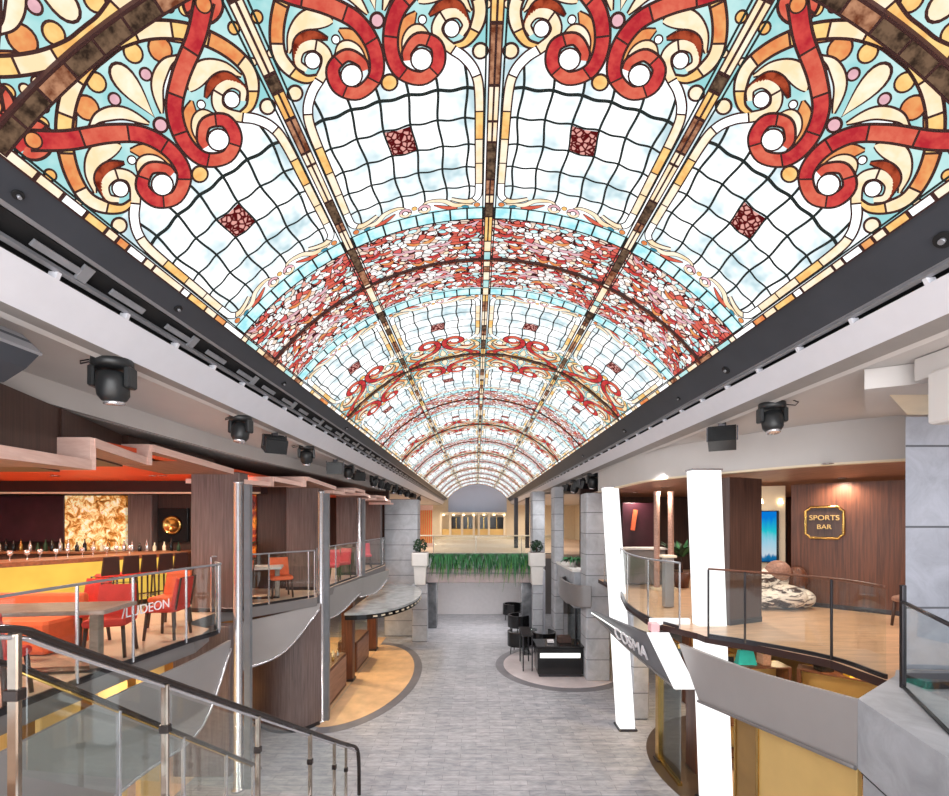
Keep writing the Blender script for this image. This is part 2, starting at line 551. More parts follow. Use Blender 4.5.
    def build(s, name, mats, parent=None, local=False, origin=None):
        if local: off = (0, 0, 0)
        elif parent is not None: off = wloc(parent)
        elif origin is not None: off = origin
        else:
            xs = [v[0] for v in s.v]; ys = [v[1] for v in s.v]; zs = [v[2] for v in s.v]
            off = ((min(xs) + max(xs)) / 2, (min(ys) + max(ys)) / 2, min(zs))
        o = bpy.data.objects.new(name, s.mesh(name, mats, off))
        COL.objects.link(o)
        if parent is not None: o.parent = parent
        elif not local: o.location = off
        return o

def tag(o, label=None, cat=None, group=None, kind=None):
    if label: o['label'] = label
    if cat: o['category'] = cat
    if group: o['group'] = group
    if kind: o['kind'] = kind
    return o
def thing(name, label, cat, loc=(0, 0, 0), rz=0, group=None):
    o = bpy.data.objects.new(name, None)
    o.empty_display_size = .1
    COL.objects.link(o)
    o.location = loc
    o.rotation_euler = (0, 0, rz)
    return tag(o, label, cat, group)
def struct(name, mb, mats, label=None, parent=None):
    o = mb.build(name, mats, parent)
    if parent is None: o['kind'] = 'structure'
    if label: o['label'] = label
    return o
def copy_tree(o, parent=None):
    c = o.copy()
    COL.objects.link(c)
    c.parent = parent
    for ch in list(o.children):
        copy_tree(ch, c)
    return c
def lettering(name, text, mats, parent, o, xd, yd, size, depth=.01, spacing=1.0, align='CENTER'):
    cu = bpy.data.curves.new('letters', 'FONT')
    cu.body = text; cu.size = size; cu.extrude = depth; cu.align_x = align; cu.align_y = 'CENTER'; cu.space_character = spacing
    tmp = bpy.data.objects.new('letters', cu)
    COL.objects.link(tmp)
    dg = bpy.context.evaluated_depsgraph_get()
    me = bpy.data.meshes.new_from_object(tmp.evaluated_get(dg))
    bpy.data.objects.remove(tmp)
    X = Vector(xd).normalized(); Y = (Vector(yd) - X * Vector(yd).dot(X)).normalized(); Z = X.cross(Y)
    O = Vector(o) - wloc(parent)
    for v in me.vertices:
        c = v.co.copy()
        v.co = O + X * c.x + Y * c.y + Z * c.z
    me.materials.clear(); me.materials.append(MATS[mats])
    ob = bpy.data.objects.new(name, me)
    COL.objects.link(ob); ob.parent = parent
    return ob
# ------------------------------------------------------------------ the room: decks, soffits, walls
LOW, UP, CEIL = 0.0, 3.0, 6.15
def dz(px, py, Y): return (Y * (px - 476) / 450, Y, EYE + Y * (520 - py) / 450)

struct('floor', MB().box(-9, 9, 1.5, 23, -.2, 0), 'grey_tile_floor')
def disc(name, cx, cy, rx, ry, z, m, x0=None, x1=None, n=72):
    poly = []
    for k in range(n):
        a = 2 * PI * k / n
        x, y = cx + rx * math.cos(a), cy + ry * math.sin(a)
        if x0 is not None: x = max(x, x0)
        if x1 is not None: x = min(x, x1)
        poly.append((x, y))
    return struct(name, MB().prism(poly, 0.001, z), m)
disc('floor_inlay_border', -3.62, 13.7, 1.93, 3.72, .006, 'dark_inlay', x0=-3.62)
disc('floor_inlay', -3.62, 13.7, 1.68, 3.4, .012, 'tan_inlay', x0=-3.62)
disc('floor_inlay_border', 2.78, 14.7, 2.14, 2.28, .006, 'dark_inlay')
disc('floor_inlay', 2.78, 14.7, 1.88, 2.0, .012, 'pale_inlay')
disc('floor_inlay_border', 5.7, 8.5, 2.3, 2.5, .006, 'brown_inlay')
disc('floor_inlay', 5.7, 8.5, 1.5, 1.75, .012, 'tan_inlay')
struct('floor_left_shop', MB().box(-9, -3.64, 10.35, 18.2, 0, .008), 'tan_inlay')
struct('floor_left_shop', MB().box(-9, -5.2, 1.6, 10.0, 0, .008), 'bar_floor')

# upper deck slabs
left_edge = [(-4.35, 2.2), (-4.3, 4.0), (-4.25, 5.5), (-4.12, 6.6), (-4.3, 7.25), (-4.9, 7.6), (-4.9, 8.55), (-4.5, 9.0), (-4.05, 9.6), (-3.6, 10.2),
             (-3.8, 10.75), (-3.75, 12.2), (-3.6, 13.9), (-3.7, 14.3), (-3.5, 17.4), (-3.7, 18.3), (-3.7, 20.5)]
struct('floor_upper_left', MB().prism(left_edge + [(-12.5, 20.5), (-12.5, 2.2)], 2.80, 3.0, 0, 1), ['bar_floor', 'fascia_dark'])
right_edge = [(3.45, 6.78), (3.9, 6.33), (4.42, 5.62), (4.48, 4.9), (4.5, 4.6), (4.6, 4.0), (4.6, 2.4)]
right_far = [(3.42, 6.95), (3.12, 7.5), (3.02, 8.0), (3.1, 9.3), (3.55, 11.2), (3.6, 13.0)]
struct('floor_upper_right', MB().prism([(11, 2.4), (11, 16), (3.6, 16)] + right_far[::-1] + right_edge, 2.90, 3.0, 0, 1), ['upper_tan_floor', 'dark_beam'])
struct('floor_upper_far', MB().prism([(-9, 22.8), (9, 22.8), (9, 41.5), (-9, 41.5)], 2.75, 3.0), 'bar_floor')

# atrium edge beams, drawn out along the vault
Y0, Y1 = -2.0, 40.9
Z = lambda z: EYE + z
def beam(sx, name_dark, P):
    """P: section points glass, plate_low, recess, slot_top, slot_low, band_low, lip ; x already signed"""
    g, p, r, st, sl, bl, lip = P
    o = .16 * sx
    t = thing('edge_beam', name_dark, 'beam', (g[0], 0, Z(g[1])))
    MB().extr([(g[0], Z(g[1])), (p[0], Z(p[1])), (p[0] + o, Z(p[1]) + .05), (g[0] + o, Z(g[1]) + .12)], Y0, Y1).build('beam_plate', 'charcoal_metal', t)
    MB().extr([(p[0] + o * .4, Z(p[1]) - .0), (r[0] + o * 1.2, Z(r[1])), (r[0] + o * 2.2, Z(r[1]) + .1), (p[0] + o * 1.6, Z(p[1]) + .14)], Y0, Y1).build('recess', 'black_recess', t)
    for q in (p, ((p[0] * .0 + r[0]), r[1])):
        MB().extr([(q[0], Z(q[1])), (q[0] + .035 * sx, Z(q[1]) - .012), (q[0] + .05 * sx, Z(q[1]) + .02), (q[0] + .012 * sx, Z(q[1]) + .03)], Y0, Y1).build('edge_trim', 'truss_grey', t)
    # slot with its cross pieces
    MB().extr([(st[0] + o * .5, Z(st[1])), (sl[0] + o * .5, Z(sl[1])), (sl[0] + o, Z(sl[1])), (st[0] + o, Z(st[1]))], Y0, Y1).build('slot_back', 'black_recess', t)
    mb = MB()
    y = .6
    while y < Y1:
        mb.extr([(st[0], Z(st[1])), (sl[0], Z(sl[1])), (sl[0] + o * .4, Z(sl[1]) + .005), (st[0] + o * .4, Z(st[1]) + .005)], y, y + .03)
        y += .62
    mb.build('slot_bars', 'white_paint', t)
    b = thing('soffit_band', ('white painted band under the left edge of the glass ceiling' if sx < 0 else 'white painted band under the right edge of the glass ceiling'), 'soffit', (bl[0], 0, Z(bl[1])))
    MB().extr([(sl[0], Z(sl[1])), (bl[0], Z(bl[1])), (bl[0] + o * 1.3, Z(bl[1]) + .04), (sl[0] + o * 1.6, Z(sl[1]) + .02)], Y0, Y1).build('band', 'white_paint', b)
    MB().extr([(bl[0], Z(bl[1])), (lip[0], Z(lip[1])), (lip[0], Z(lip[1]) + .05), (bl[0] + .02 * sx, Z(bl[1]) + .06)], Y0, Y1).build('lip', 'soffit_dark', b)
    MB().extr([(lip[0], Z(lip[1])), (lip[0] + .05 * sx, Z(lip[1]) - .02), (lip[0] + .07 * sx, Z(lip[1]) + .04), (lip[0], Z(lip[1]) + .04)], Y0, Y1).build('lip_rail', 'soffit_paint', b)
    b['kind'] = 'thing'
    return t
lb = beam(-1, 'dark grey steel beam along the left foot of the glass vault', [(-2.53, 1.955), (-2.72, 1.84), (-2.85, 1.71), (-2.86, 1.70), (-2.88, 1.655), (-3.05, 1.405), (-3.16, 1.39)])
rb = beam(1, 'dark grey steel beam along the right foot of the glass vault', [(2.80, 1.96), (3.06, 1.70), (3.07, 1.67), (3.08, 1.66), (3.10, 1.62), (3.26, 1.425), (3.42, 1.38)])
# open truss of short plates in the left recess
mb = MB()
y = 1.0
k = 0
while y < 40:
    mb.slab([(-2.80, y, Z(1.78)), (-2.80, y + .34, Z(1.78))], [(-2.835, y, Z(1.745)), (-2.835, y + .34, Z(1.745))], .015)
    if k % 2: mb.slab([(-2.77, y + .34, Z(1.81)), (-2.77, y + .42, Z(1.81))], [(-2.85, y + .34, Z(1.72)), (-2.85, y + .42, Z(1.72))], .02)
    y += .62; k += 1
mb.build('truss_plates', 'truss_grey', lb)
# round service holes in the right beam: short black sleeves let into the plate
def hole(parent, x, z, y, r, sx):
    n = Vector((-.26 * sx, 0, -.26)).normalized() if sx > 0 else Vector((.115, 0, -.19)).normalized()
    c = Vector((x, y, z))
    t1 = Vector((0, 1, 0)); t2 = n.cross(t1)
    mb = MB()
    ring = [c + n * .012 + t1 * r * math.cos(2 * PI * k / 20) + t2 * r * math.sin(2 * PI * k / 20) for k in range(20)]
    mb.add(ring + [p - n * .03 for p in ring], [tuple(range(20))] + [(k, (k + 1) % 20, 20 + (k + 1) % 20, 20 + k) for k in range(20)])
    mb.cyl(c + n * .012, c + n * .03, r * .35, n=10, m=1)
    mb.build('service_hole', ['black_recess', 'truss_grey'], parent)
for y, r in ((2.86, .055), (5.35, .05), (6.6, .03), (9.0, .05), (12.5, .04)): hole(rb, 2.93 + .045, Z(1.785), y, r, 1)
for y, r in ((2.6, .03), (4.0, .035), (6.2, .035), (9.2, .04)): hole(lb, -2.65, Z(1.883), y, r, -1)

# ceilings
struct('ceiling', MB().box(-12.5, -3.1, -2, 41, 6.17, 6.3), 'soffit_paint')
struct('ceiling', MB().box(3.38, 11, -2, 41, 6.15, 6.3), 'soffit_paint')
struct('ceiling_left_bulkhead', MB().vwall([(-4.15, -2), (-4.3, 3.5), (-4.35, 8), (-4.0, 13), (-3.7, 18.4)], 5.93, 6.18, .1, 0, (-1, 0, 0), 6), 'soffit_paint')
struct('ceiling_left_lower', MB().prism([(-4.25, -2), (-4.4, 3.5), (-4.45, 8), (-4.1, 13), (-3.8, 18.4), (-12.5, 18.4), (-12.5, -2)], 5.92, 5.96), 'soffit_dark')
struct('ceiling_bar', MB().box(-12.5, -4.6, 3.0, 10.9, 5.66, 5.72), 'orange_ceiling')
struct('ceiling_left_gallery', MB().box(-12.5, -4.3, 10.95, 18.3, 5.66, 5.72), 'orange_ceiling')
bulk = [(7.6, 5.25), (6.6, 5.5), (5.7, 5.98), (4.83, 6.7), (4.2, 7.7), (3.7, 8.5), (3.46, 9.4), (3.44, 10.4), (3.46, 11.4), (3.5, 12.9)]
struct('ceiling_right_bulkhead', MB().vwall(bulk, 5.56, 6.15, .12, 0, (1, 1, 0), 6), 'soffit_paint')
P = catmull([(x, y, 0) for x, y in bulk], 4)
struct('ceiling_right_gallery', MB().prism([(p.x + .06, p.y + .06) for p in P] + [(3.7, 15.88), (11, 15.88), (11, 5.25)], 5.56, 5.60), 'canopy_under')
struct('trim_1', MB().slab([(p.x - .02, p.y - .02, 5.565) for p in P], [(p.x - .02, p.y - .02, 5.535) for p in P], .14, 0, True, (1, 1, 0)), 'cream_paint')

# outer walls
struct('wall_left', MB().box(-12.7, -12.5, -2, 23, 2.8, 6.3), 'walnut')
struct('wall_right', MB().box(11, 11.2, -2, 23, 2.8, 6.3), 'walnut')
struct('wall_lower_left', MB().box(-9.2, -9, 1.5, 23, 0, 2.8), 'gold_panel_dark')
struct('wall_lower_right', MB().box(9, 9.2, 1.5, 23, 0, 2.8), 'gold_panel_dark')
struct('wall_right_rear', MB().box(3.7, 11, 15.9, 16.1, 3.0, 6.2), 'dark_walnut')
struct('wall_left_rear', MB().box(-12.5, -3.75, 19.3, 19.5, 3.0, 6.2), 'dark_walnut')
struct('wall_far_left', MB().box(-9.2, -9, 22.8, 41.3, 2.75, 6.3), 'cream_paint')
struct('wall_far_right', MB().box(9, 9.2, 22.8, 41.3, 2.75, 6.3), 'cream_paint')
struct('wall_back_lower', MB().box(-9, -1.95, 22.8, 23, 0, 2.8).box(2.75, 9, 22.8, 23, 0, 2.8), 'fascia_dark')
struct('wall_back_panel', MB().box(-1.95, 2.75, 22.7, 22.85, 0, 2.9), 'light_wall')
struct('wall_back_upper', MB().box(-9, 9, 41.0, 41.2, 2.75, 8.4), 'cream_paint')
XC, RV, ZC = .135, 3.40, Z(-.16)
# end lunette
arc = [(XC + (RV - .02) * math.sin(a), ZC + (RV - .02) * math.cos(a)) for a in [rad(-51.6 + 103.2 * k / 32) for k in range(33)]]
struct('wall_lunette', MB().extr([(arc[0][0], 5.45)] + arc + [(arc[-1][0], 5.45)], 40.86, 40.98), 'blue_grey_wall')
# back of the vault: closes the glass shell towards the outside
# ------------------------------------------------------------------ stained glass vault
SECT = rad(25.8)
SW = RV * SECT               # arc width of one sector, about 1.53
vault = thing('stained_glass_vault', 'long barrel vault of backlit stained glass with red scrolls over the atrium', 'glass ceiling', (XC, 0, ZC))

class Art:
    """flat drawing in (s along the arc, t along the vault), bent on the shell; h = height of the layer off the glass"""
    def __init__(a): a.mb = MB(); a.names = []
    def mi(a, name):
        if name not in a.names: a.names.append(name)
        return a.names.index(name)
    def P(a, s, t, h):
        an = s / RV; r = RV - h
        return (r * math.sin(an), t, r * math.cos(an))
    def poly(a, pts, h, m):
        c = (sum(p[0] for p in pts) / len(pts), sum(p[1] for p in pts) / len(pts))
        a.mb.add([a.P(*c, h)] + [a.P(s, t, h) for s, t in pts], [(0, 1 + k, 1 + (k + 1) % len(pts)) for k in range(len(pts))], a.mi(m))
    def strip(a, pts, w, h, m):
        n = len(pts); L = []; Rr = []
        for i, (s, t) in enumerate(pts):
            q0 = pts[max(i - 1, 0)]; q1 = pts[min(i + 1, n - 1)]
            dx, dy = q1[0] - q0[0], q1[1] - q0[1]
            l = math.hypot(dx, dy) or 1
            ww = (w[i] if isinstance(w, list) else w) / 2
            L.append((s - dy / l * ww, t + dx / l * ww)); Rr.append((s + dy / l * ww, t - dx / l * ww))
        a.mb.add([a.P(*p, h) for p in L] + [a.P(*p, h) for p in Rr], [(i, i + 1, n + i + 1, n + i) for i in range(n - 1)], a.mi(m))
    def rect(a, s0, s1, t0, t1, h, m, ns=None):
        ns = ns or max(1, int(abs(s1 - s0) / .1)); vs = []; fs = []
        for k in range(ns + 1):
            s = s0 + (s1 - s0) * k / ns
            vs += [a.P(s, t0, h), a.P(s, t1, h)]
        for k in range(ns): fs.append((2 * k, 2 * k + 1, 2 * k + 3, 2 * k + 2))
        a.mb.add(vs, fs, a.mi(m))
    def build(a, name, parent): return a.mb.build(name, a.names, parent, local=True)

def cm2(pts, n=6): return [(p.x, p.y) for p in catmull([(x, y, 0) for x, y in pts], n)]
glass, lead = Art(), Art()
LD = .017
H1, H2, H3, H4, H5 = .003, .0055, .008, .0105, .013
def both(fn):
    for q in (1, -1): fn(q)
def shp(pts, m, h=H2, lw=LD):
    for q in (1, -1):
        pp = [(s * q, t) for s, t in pts]
        glass.poly(pp, h, m)
        c = (sum(p[0] for p in pp) / len(pp), sum(p[1] for p in pp) / len(pp))
        ext = []
        for k, p in enumerate(pp):
            a_, b_ = pp[k - 1], pp[(k + 1) % len(pp)]
            dx, dy = b_[0] - a_[0], b_[1] - a_[1]; l = math.hypot(dx, dy) or 1
            nx, ny = dy / l, -dx / l
            if nx * (p[0] - c[0]) + ny * (p[1] - c[1]) < 0 : nx, ny = -nx, -ny
            ext.append((p[0] + nx * lw, p[1] + ny * lw))
        lead.poly(ext, h - .0012, 'lead_brown')
def disc2(s, t, r, m, h=H3, lw=LD, ry=None):
    if abs(s) < 1e-6:
        pts = [(r * math.cos(2 * PI * k / 18), t + (ry or r) * math.sin(2 * PI * k / 18)) for k in range(18)]
        glass.poly(pts, h, m); lead.poly([(p[0] * (1 + lw / r), t + (p[1] - t) * (1 + lw / r)) for p in pts], h - .0012, 'lead_brown')
    else:
        shp([(s + r * math.cos(2 * PI * k / 18), t + (ry or r) * math.sin(2 * PI * k / 18)) for k in range(18)], m, h, lw)
def stroke(path, w, mats, seg=.16, h=H2, lw=LD, n=6, taper=None, mirror=True):
    pts = cm2(path, n)
    d = [0]
    for i in range(1, len(pts)): d.append(d[-1] + math.hypot(pts[i][0] - pts[i - 1][0], pts[i][1] - pts[i - 1][1]))
    tot = d[-1]
    ws = [w * (1 if taper is None else taper(x / tot)) for x in d]
    for q in ((1, -1) if mirror else (1,)):
        pp = [(s * q, t) for s, t in pts]
        lead.strip(pp, [x + 2 * lw for x in ws], h - .0012, 'lead_brown')
        ns = max(1, round(tot / seg))
        i0 = 0
        for k in range(ns):
            i1 = i0
            while i1 < len(pts) - 1 and d[i1] < tot * (k + 1) / ns: i1 += 1
            if i1 == i0: continue
            glass.strip(pp[i0:i1 + 1], ws[i0:i1 + 1], h, mats[k % len(mats)])
            if k < ns - 1:
                x, y = pp[i1]; dx, dy = pp[i1][0] - pp[i1 - 1][0], pp[i1][1] - pp[i1 - 1][1]; l = math.hypot(dx, dy) or 1
                hw = ws[i1] / 2 + lw * .5
                lead.strip([(x - dy / l * hw, y + dx / l * hw), (x + dy / l * hw, y - dx / l * hw)], .013, h + .0012, 'lead_brown')
            i0 = i1
def leaf(path, w, m, h=H2, fat=.45, lw=.012):
    stroke(path, w, [m], 9, h, lw, 6, lambda u: max(.04, (math.sin(PI * min(1, u / (2 * fat))) if u < fat else math.cos(PI / 2 * (u - fat) / (1 - fat)) ** .8)))
TT = lambda y: y - 2.35      # measured distances start at the brown cross rib
E_ = .715
base = Art()
base.rect(-SW / 2, SW / 2, 0, TT(3.08), 0, 'pane_aqua')
base.rect(-SW / 2, SW / 2, TT(3.08), TT(4.64), 0, 'pane_white')
base.rect(-SW / 2, SW / 2, TT(4.64), TT(4.84), 0, 'pane_block')
base.rect(-SW / 2, SW / 2, TT(4.84), TT(5.55), 0, 'pane_mosaic')
# leaded grid, gently wavy
def wav(s, t): return (s + .012 * math.sin(t * 12 + 2), t + .008 * math.cos(s * 28.3 + .3))
for k in range(6):
    s = -.555 + .222 * k
    lead.strip([wav(s, TT(3.12) + 1.45 * j / 60) for j in range(61)], .02, H1, 'lead')
for j, y in enumerate((3.37, 3.62, 3.875, 4.12, 4.36)):
    lead.strip([wav(-.64 + 1.28 * k / 60, TT(y)) for k in range(61)], .028 if j == 0 else .02, H1, 'lead')
glass.poly([wav(s, TT(t)) for s, t in ((-.105, 3.63), (0, 3.63), (.105, 3.63), (.105, 3.75), (.105, 3.865), (0, 3.865), (-.105, 3.865), (-.105, 3.75))], H2, 'pane_speckle')
# red scrolls
RED = ['pane_red', 'pane_coral', 'pane_red', 'pane_red', 'pane_coral']
stroke([(x, TT(y)) for x, y in [(.62, 2.44), (.47, 2.57), (.27, 2.69), (.12, 2.82), (.055, 3.0), (.09, 3.17), (.235, 3.25), (.355, 3.17), (.36, 3.04), (.245, 2.985), (.16, 3.05), (.15, 3.11)]], .082, RED, .26, H4,
       taper=lambda u: 1 if u < .75 else 1 - .45 * (u - .75) / .25)
disc2(.25, TT(3.115), .068, 'pane_ball', H5 + .002, .014)
# ring at the outer end of the red stem
stroke([(.60 + .075 * math.cos(a), TT(2.455) + .06 * math.sin(a)) for a in [2 * PI * k / 12 for k in range(13)]], .05, ['pane_coral', 'pane_red'], .12, H3, n=2)
disc2(.60, TT(2.455), .036, 'pane_orange', H5, .01)
# cream arch over the palmette
stroke([(x, TT(y)) for x, y in [(0, 2.385), (.12, 2.39), (.29, 2.44), (.46, 2.54), (.59, 2.68), (.655, 2.83), (.63, 2.95), (.56, 3.04), (.47, 3.06)]], .066, ['pane_amber', 'pane_cream', 'pane_amber', 'pane_orange', 'pane_cream'], .19, H3,
       taper=lambda u: 1 if u < .8 else 1 - .75 * (u - .8) / .2)
# white scroll and the frame that runs down beside the ribs
stroke([(x, TT(y)) for x, y in [(.53, 2.99), (.565, 2.93), (.52, 2.865), (.43, 2.865), (.375, 2.93), (.39, 3.0), (.46, 3.07), (.55, 3.14), (.625, 3.25), (.655, 3.42), (.657, 3.9), (.657, 4.38), (.64, 4.5), (.57, 4.555), (.47, 4.54), (.38, 4.50)]], .056,
       ['pane_cream', 'pane_cream', 'pane_ball', 'pane_cream', 'pane_amber'], .25, H3, lw=.013, taper=lambda u: (.5 + u * 5 if u < .1 else 1) if u < .9 else 1 - 5 * (u - .9))
disc2(.47, TT(2.945), .046, 'pane_ball', H5, .012)
# palmette
def tear(q):
    pts = []
    for k in range(24):
        u = k / 24; a = 2 * PI * u
        r = .075 * (1 + math.cos(a)) / 2
        pts.append((.078 * math.sin(a) * (.5 + .5 * math.cos(a)) ** .8, TT(2.62) - .155 * math.cos(a)))
    glass.poly(pts, H3, 'pane_cream'); lead.poly([(p[0] * 1.25, TT(2.62) + (p[1] - TT(2.62)) * 1.1) for p in pts], H3 - .0012, 'lead_brown')
tear(1)
disc2(0, TT(2.835), .034, 'pane_pink', H3)
disc2(.13, TT(2.475), .042, 'pane_amber', H2, .012)
disc2(.265, TT(2.53), .056, 'pane_orange', H2, .012)
disc2(.115, TT(2.585), .026, 'pane_pink', H2, .012)
leaf([(.33, TT(2.60)), (.24, TT(2.60)), (.13, TT(2.66)), (.05, TT(2.79))], .06, 'pane_cream', H3)
leaf([(.40, TT(2.56)), (.35, TT(2.50)), (.27, TT(2.45))], .04, 'pane_orange', H2)
leaf([(.30, TT(2.65)), (.2, TT(2.67)), (.1, TT(2.78))], .05, 'pane_white', H1 + .002)
# flames inside the scrolls
leaf([(.60, TT(2.86)), (.52, TT(2.77)), (.40, TT(2.73)), (.27, TT(2.78))], .10, 'pane_cream', H2, .7)
leaf([(.59, TT(2.93)), (.52, TT(2.82)), (.42, TT(2.81)), (.33, TT(2.86))], .05, 'pane_rust', H3, .6)
leaf([(.25, TT(2.83)), (.19, TT(2.89)), (.14, TT(2.98)), (.115, TT(3.1))], .085, 'pane_orange', H2, .35)
leaf([(.32, TT(2.97)), (.25, TT(2.935)), (.18, TT(2.98)), (.135, TT(3.1))], .075, 'pane_cream', H3, .4)
disc2(.285, TT(2.875), .021, 'pane_ball', H4, .01)
disc2(0, TT(3.235), .05, 'pane_amber', H4)
disc2(.66, TT(3.10), .043, 'pane_cream', H3)
disc2(.69, TT(2.62), .026, 'pane_amber', H2, .012)
disc2(.50, TT(2.44), .028, 'pane_amber', H2, .01); disc2(.43, TT(2.40), .02, 'pane_cream', H2, .01)
disc2(.70, TT(2.82), .02, 'pane_cream', H2, .01)
disc2(.36, TT(2.385), .022, 'pane_cream', H2, .01)
# small scrolls at the foot of the grid
leaf([(.60, TT(4.60)), (.42, TT(4.60)), (.30, TT(4.52)), (.14, TT(4.50)), (.06, TT(4.58))], .05, 'pane_cream', H2, .3, .009)
stroke([(.10 + .05 * math.cos(a), TT(4.585) + .045 * math.sin(a)) for a in [2 * PI * k / 10 for k in range(11)]], .026, ['pane_cream', 'pane_pink'], .12, H3, .008, 2)
disc2(.10, TT(4.585), .024, 'pane_ball', H4, .007)
leaf([(.44, TT(4.645)), (.32, TT(4.62)), (.20, TT(4.56))], .045, 'pane_coral', H2, .3, .008)
leaf([(.56, TT(4.64)), (.48, TT(4.62))], .04, 'pane_blue', H3, .5, .006)
disc2(.64, TT(4.61), .028, 'pane_orange', H3, .007)
disc2(0, TT(4.55), .025, 'pane_amber', H3, .007)
# pale block bands
for yy in (4.655, 4.825): lead.strip([(-SW / 2 + SW * k / 16, TT(yy)) for k in range(17)], .018, H3, 'lead')
for k in range(9):
    s = -SW / 2 + .05 + (SW - .1) * k / 8
    lead.strip([(s, TT(4.655)), (s, TT(4.825))], .02, H3, 'lead')
# close ornament: rows of pale lozenges and red leaves
rnd = random.Random(11)
for r_ in range(7):
    t = TT(4.89) + r_ * .1
    n_ = 5
    for k in range(n_):
        s = .07 + k * .125 + (.06 if r_ % 2 else 0) + rnd.uniform(-.02, .02)
        if s > .66: continue
        a = rnd.uniform(-.7, .7); L = rnd.uniform(.036, .05)
        if rnd.random() < .55:
            pts = [(s + L * math.cos(u) * math.cos(a) - .024 * math.sin(u) * math.sin(a), t + L * math.cos(u) * math.sin(a) + .024 * math.sin(u) * math.cos(a)) for u in [2 * PI * j / 10 for j in range(10)]]
            shp(pts, rnd.choice(['pane_ball', 'pane_ball', 'pane_ball', 'pane_cream', 'pane_block']), H2, .008)
        else:
            c_ = rnd.choice(['pane_red', 'pane_coral', 'pane_coral', 'pane_orange', 'pane_pink'])
            leaf([(s - .085, t - .03 * math.sin(a * 3)), (s, t + .03), (s + .085, t + rnd.uniform(-.04, .04))], .042, c_, H3, .4, .007)
for cx_ in (.62,):
    stroke([(cx_ - .05 + .055 * math.cos(a), TT(5.0) + .055 * math.sin(a)) for a in [2 * PI * k / 10 for k in range(9)]], .035, ['pane_coral', 'pane_pink'], .1, H4, .008, 2)
    disc2(cx_ - .05, TT(5.0), .025, 'pane_cream', H5, .007)
# dark border each side
for q in (1, -1): lead.strip([(q * .70, TT(2.4) + 3.15 * k / 20) for k in range(21)], .014, H4, 'lead')
for q in (1, -1): lead.strip([(q * (SW / 2 - .004), TT(2.35) + 3.2 * k / 20) for k in range(21)], .02, H4, 'lead')

first = None
for k in range(13):
    yb = 2.35 + 3.2 * (k if k % 2 == 0 else k + 1) - 0
    # even k run away from the brown rib, odd k run back towards the next one
    if k == 12: y0, sgn = 2.35, -1
    elif k % 2 == 0: y0, sgn = 2.35 + 3.2 * k, 1
    else: y0, sgn = 2.35 + 3.2 * (k + 1), -1
    for j in range(4):
        if first is None:
            p = base.build('glass_panel', vault)
            g_ = glass.build('coloured_glass', p)
            l_ = lead.build('lead_lines', p)
            first = p
        else:
            p = first.copy(); COL.objects.link(p); p.parent = vault
            for ch in first.children:
                c = ch.copy(); COL.objects.link(c); c.parent = p
        p.location = (0, y0, 0)
        p.rotation_euler = (0, SECT * (j - 1.5), 0)
        p.scale = (1, sgn, 1)

# ribs
def rib_long(s0, w, cols, seed, edge=False):
    a = Art(); r = random.Random(seed)
    ya = -.85; yb = 40.75
    # dark bed with real depth
    n = 2
    prof = []
    for s_, h_ in ((-w / 2 - .012, .002), (-w / 2 - .012, .022), (w / 2 + .012, .022), (w / 2 + .012, .002)):
        an = (s0 + s_) / RV; rr = RV - h_
        prof.append((rr * math.sin(an), rr * math.cos(an)))
    a.mb.extr(prof, ya, yb, a.mi('lead_brown'))
    y = ya
    k = 0
    while y < yb - .02:
        L = r.choice([.12, .2, .3, .42]) * (1 if not edge else .8)
        y2 = min(yb, y + L)
        ph = (y - 2.35) % 6.4
        dense = 2.5 < ph < 3.9
        pal = ['pane_cream', 'pane_aqua', 'pane_cream', 'pane_tan'] if dense else cols
        m = pal[k % len(pal)]
        if edge or dense or m == 'pane_brown':
            a.rect(s0 - w / 2, s0 + w / 2, y + .012, y2 - .012, .0245, m, 1)
        else:
            a.rect(s0 - w / 2, s0 - .008, y + .012, y2 - .012, .0245, m, 1)
            a.rect(s0 + .008, s0 + w / 2, y + .012, y2 - .012, .0245, m, 1)
        y = y2; k += 1
    return a
LONG = ['pane_tan', 'pane_cream', 'pane_cream', 'pane_brown', 'pane_tan', 'pane_cream', 'pane_brown', 'pane_amber']
for i, s0 in enumerate((-SW, 0, SW)):
    rib_long(s0, .07, LONG, 5 + abs(i - 1)).build('glazing_rib', vault)
for s0 in (-2 * SW + .02, 2 * SW - .02):
    rib_long(s0, .045, ['pane_cream', 'pane_cream', 'pane_ball', 'pane_amber', 'pane_cream', 'pane_orange', 'pane_ball'], 9, True).build('edge_rib', vault)
def rib_ring(w, cols, seed, n):
    a = Art(); r = random.Random(seed)
    S0, S1 = -2 * SW, 2 * SW
    N = 48
    vs = []
    for k in range(N + 1):
        s = S0 + (S1 - S0) * k / N
        vs += [a.P(s, -w / 2 - .015, .003), a.P(s, -w / 2 - .015, .03), a.P(s, w / 2 + .015, .03), a.P(s, w / 2 + .015, .003)]
    a.mb.add(vs, [(4 * k + q, 4 * k + 4 + q, 4 * k + 5 + q, 4 * k + 1 + q) for k in range(N) for q in range(3)], a.mi('lead_brown'))
    for k in range(n):
        s = S0 + (S1 - S0) * k / n
        a.rect(s + .008, s + (S1 - S0) / n - .008, -w / 2, w / 2, .0325, cols[k % len(cols)], 3)
    return a
rr_ = None
for k in range(7):
    if rr_ is None: rr_ = o = rib_ring(.075, ['pane_brown', 'pane_brown', 'pane_tan', 'pane_brown'], 3, 32).build('cross_rib', vault)
    else:
        o = rr_.copy(); COL.objects.link(o); o.parent = vault
    o.location = (0, 2.35 + 6.4 * k, 0)
rr_ = None
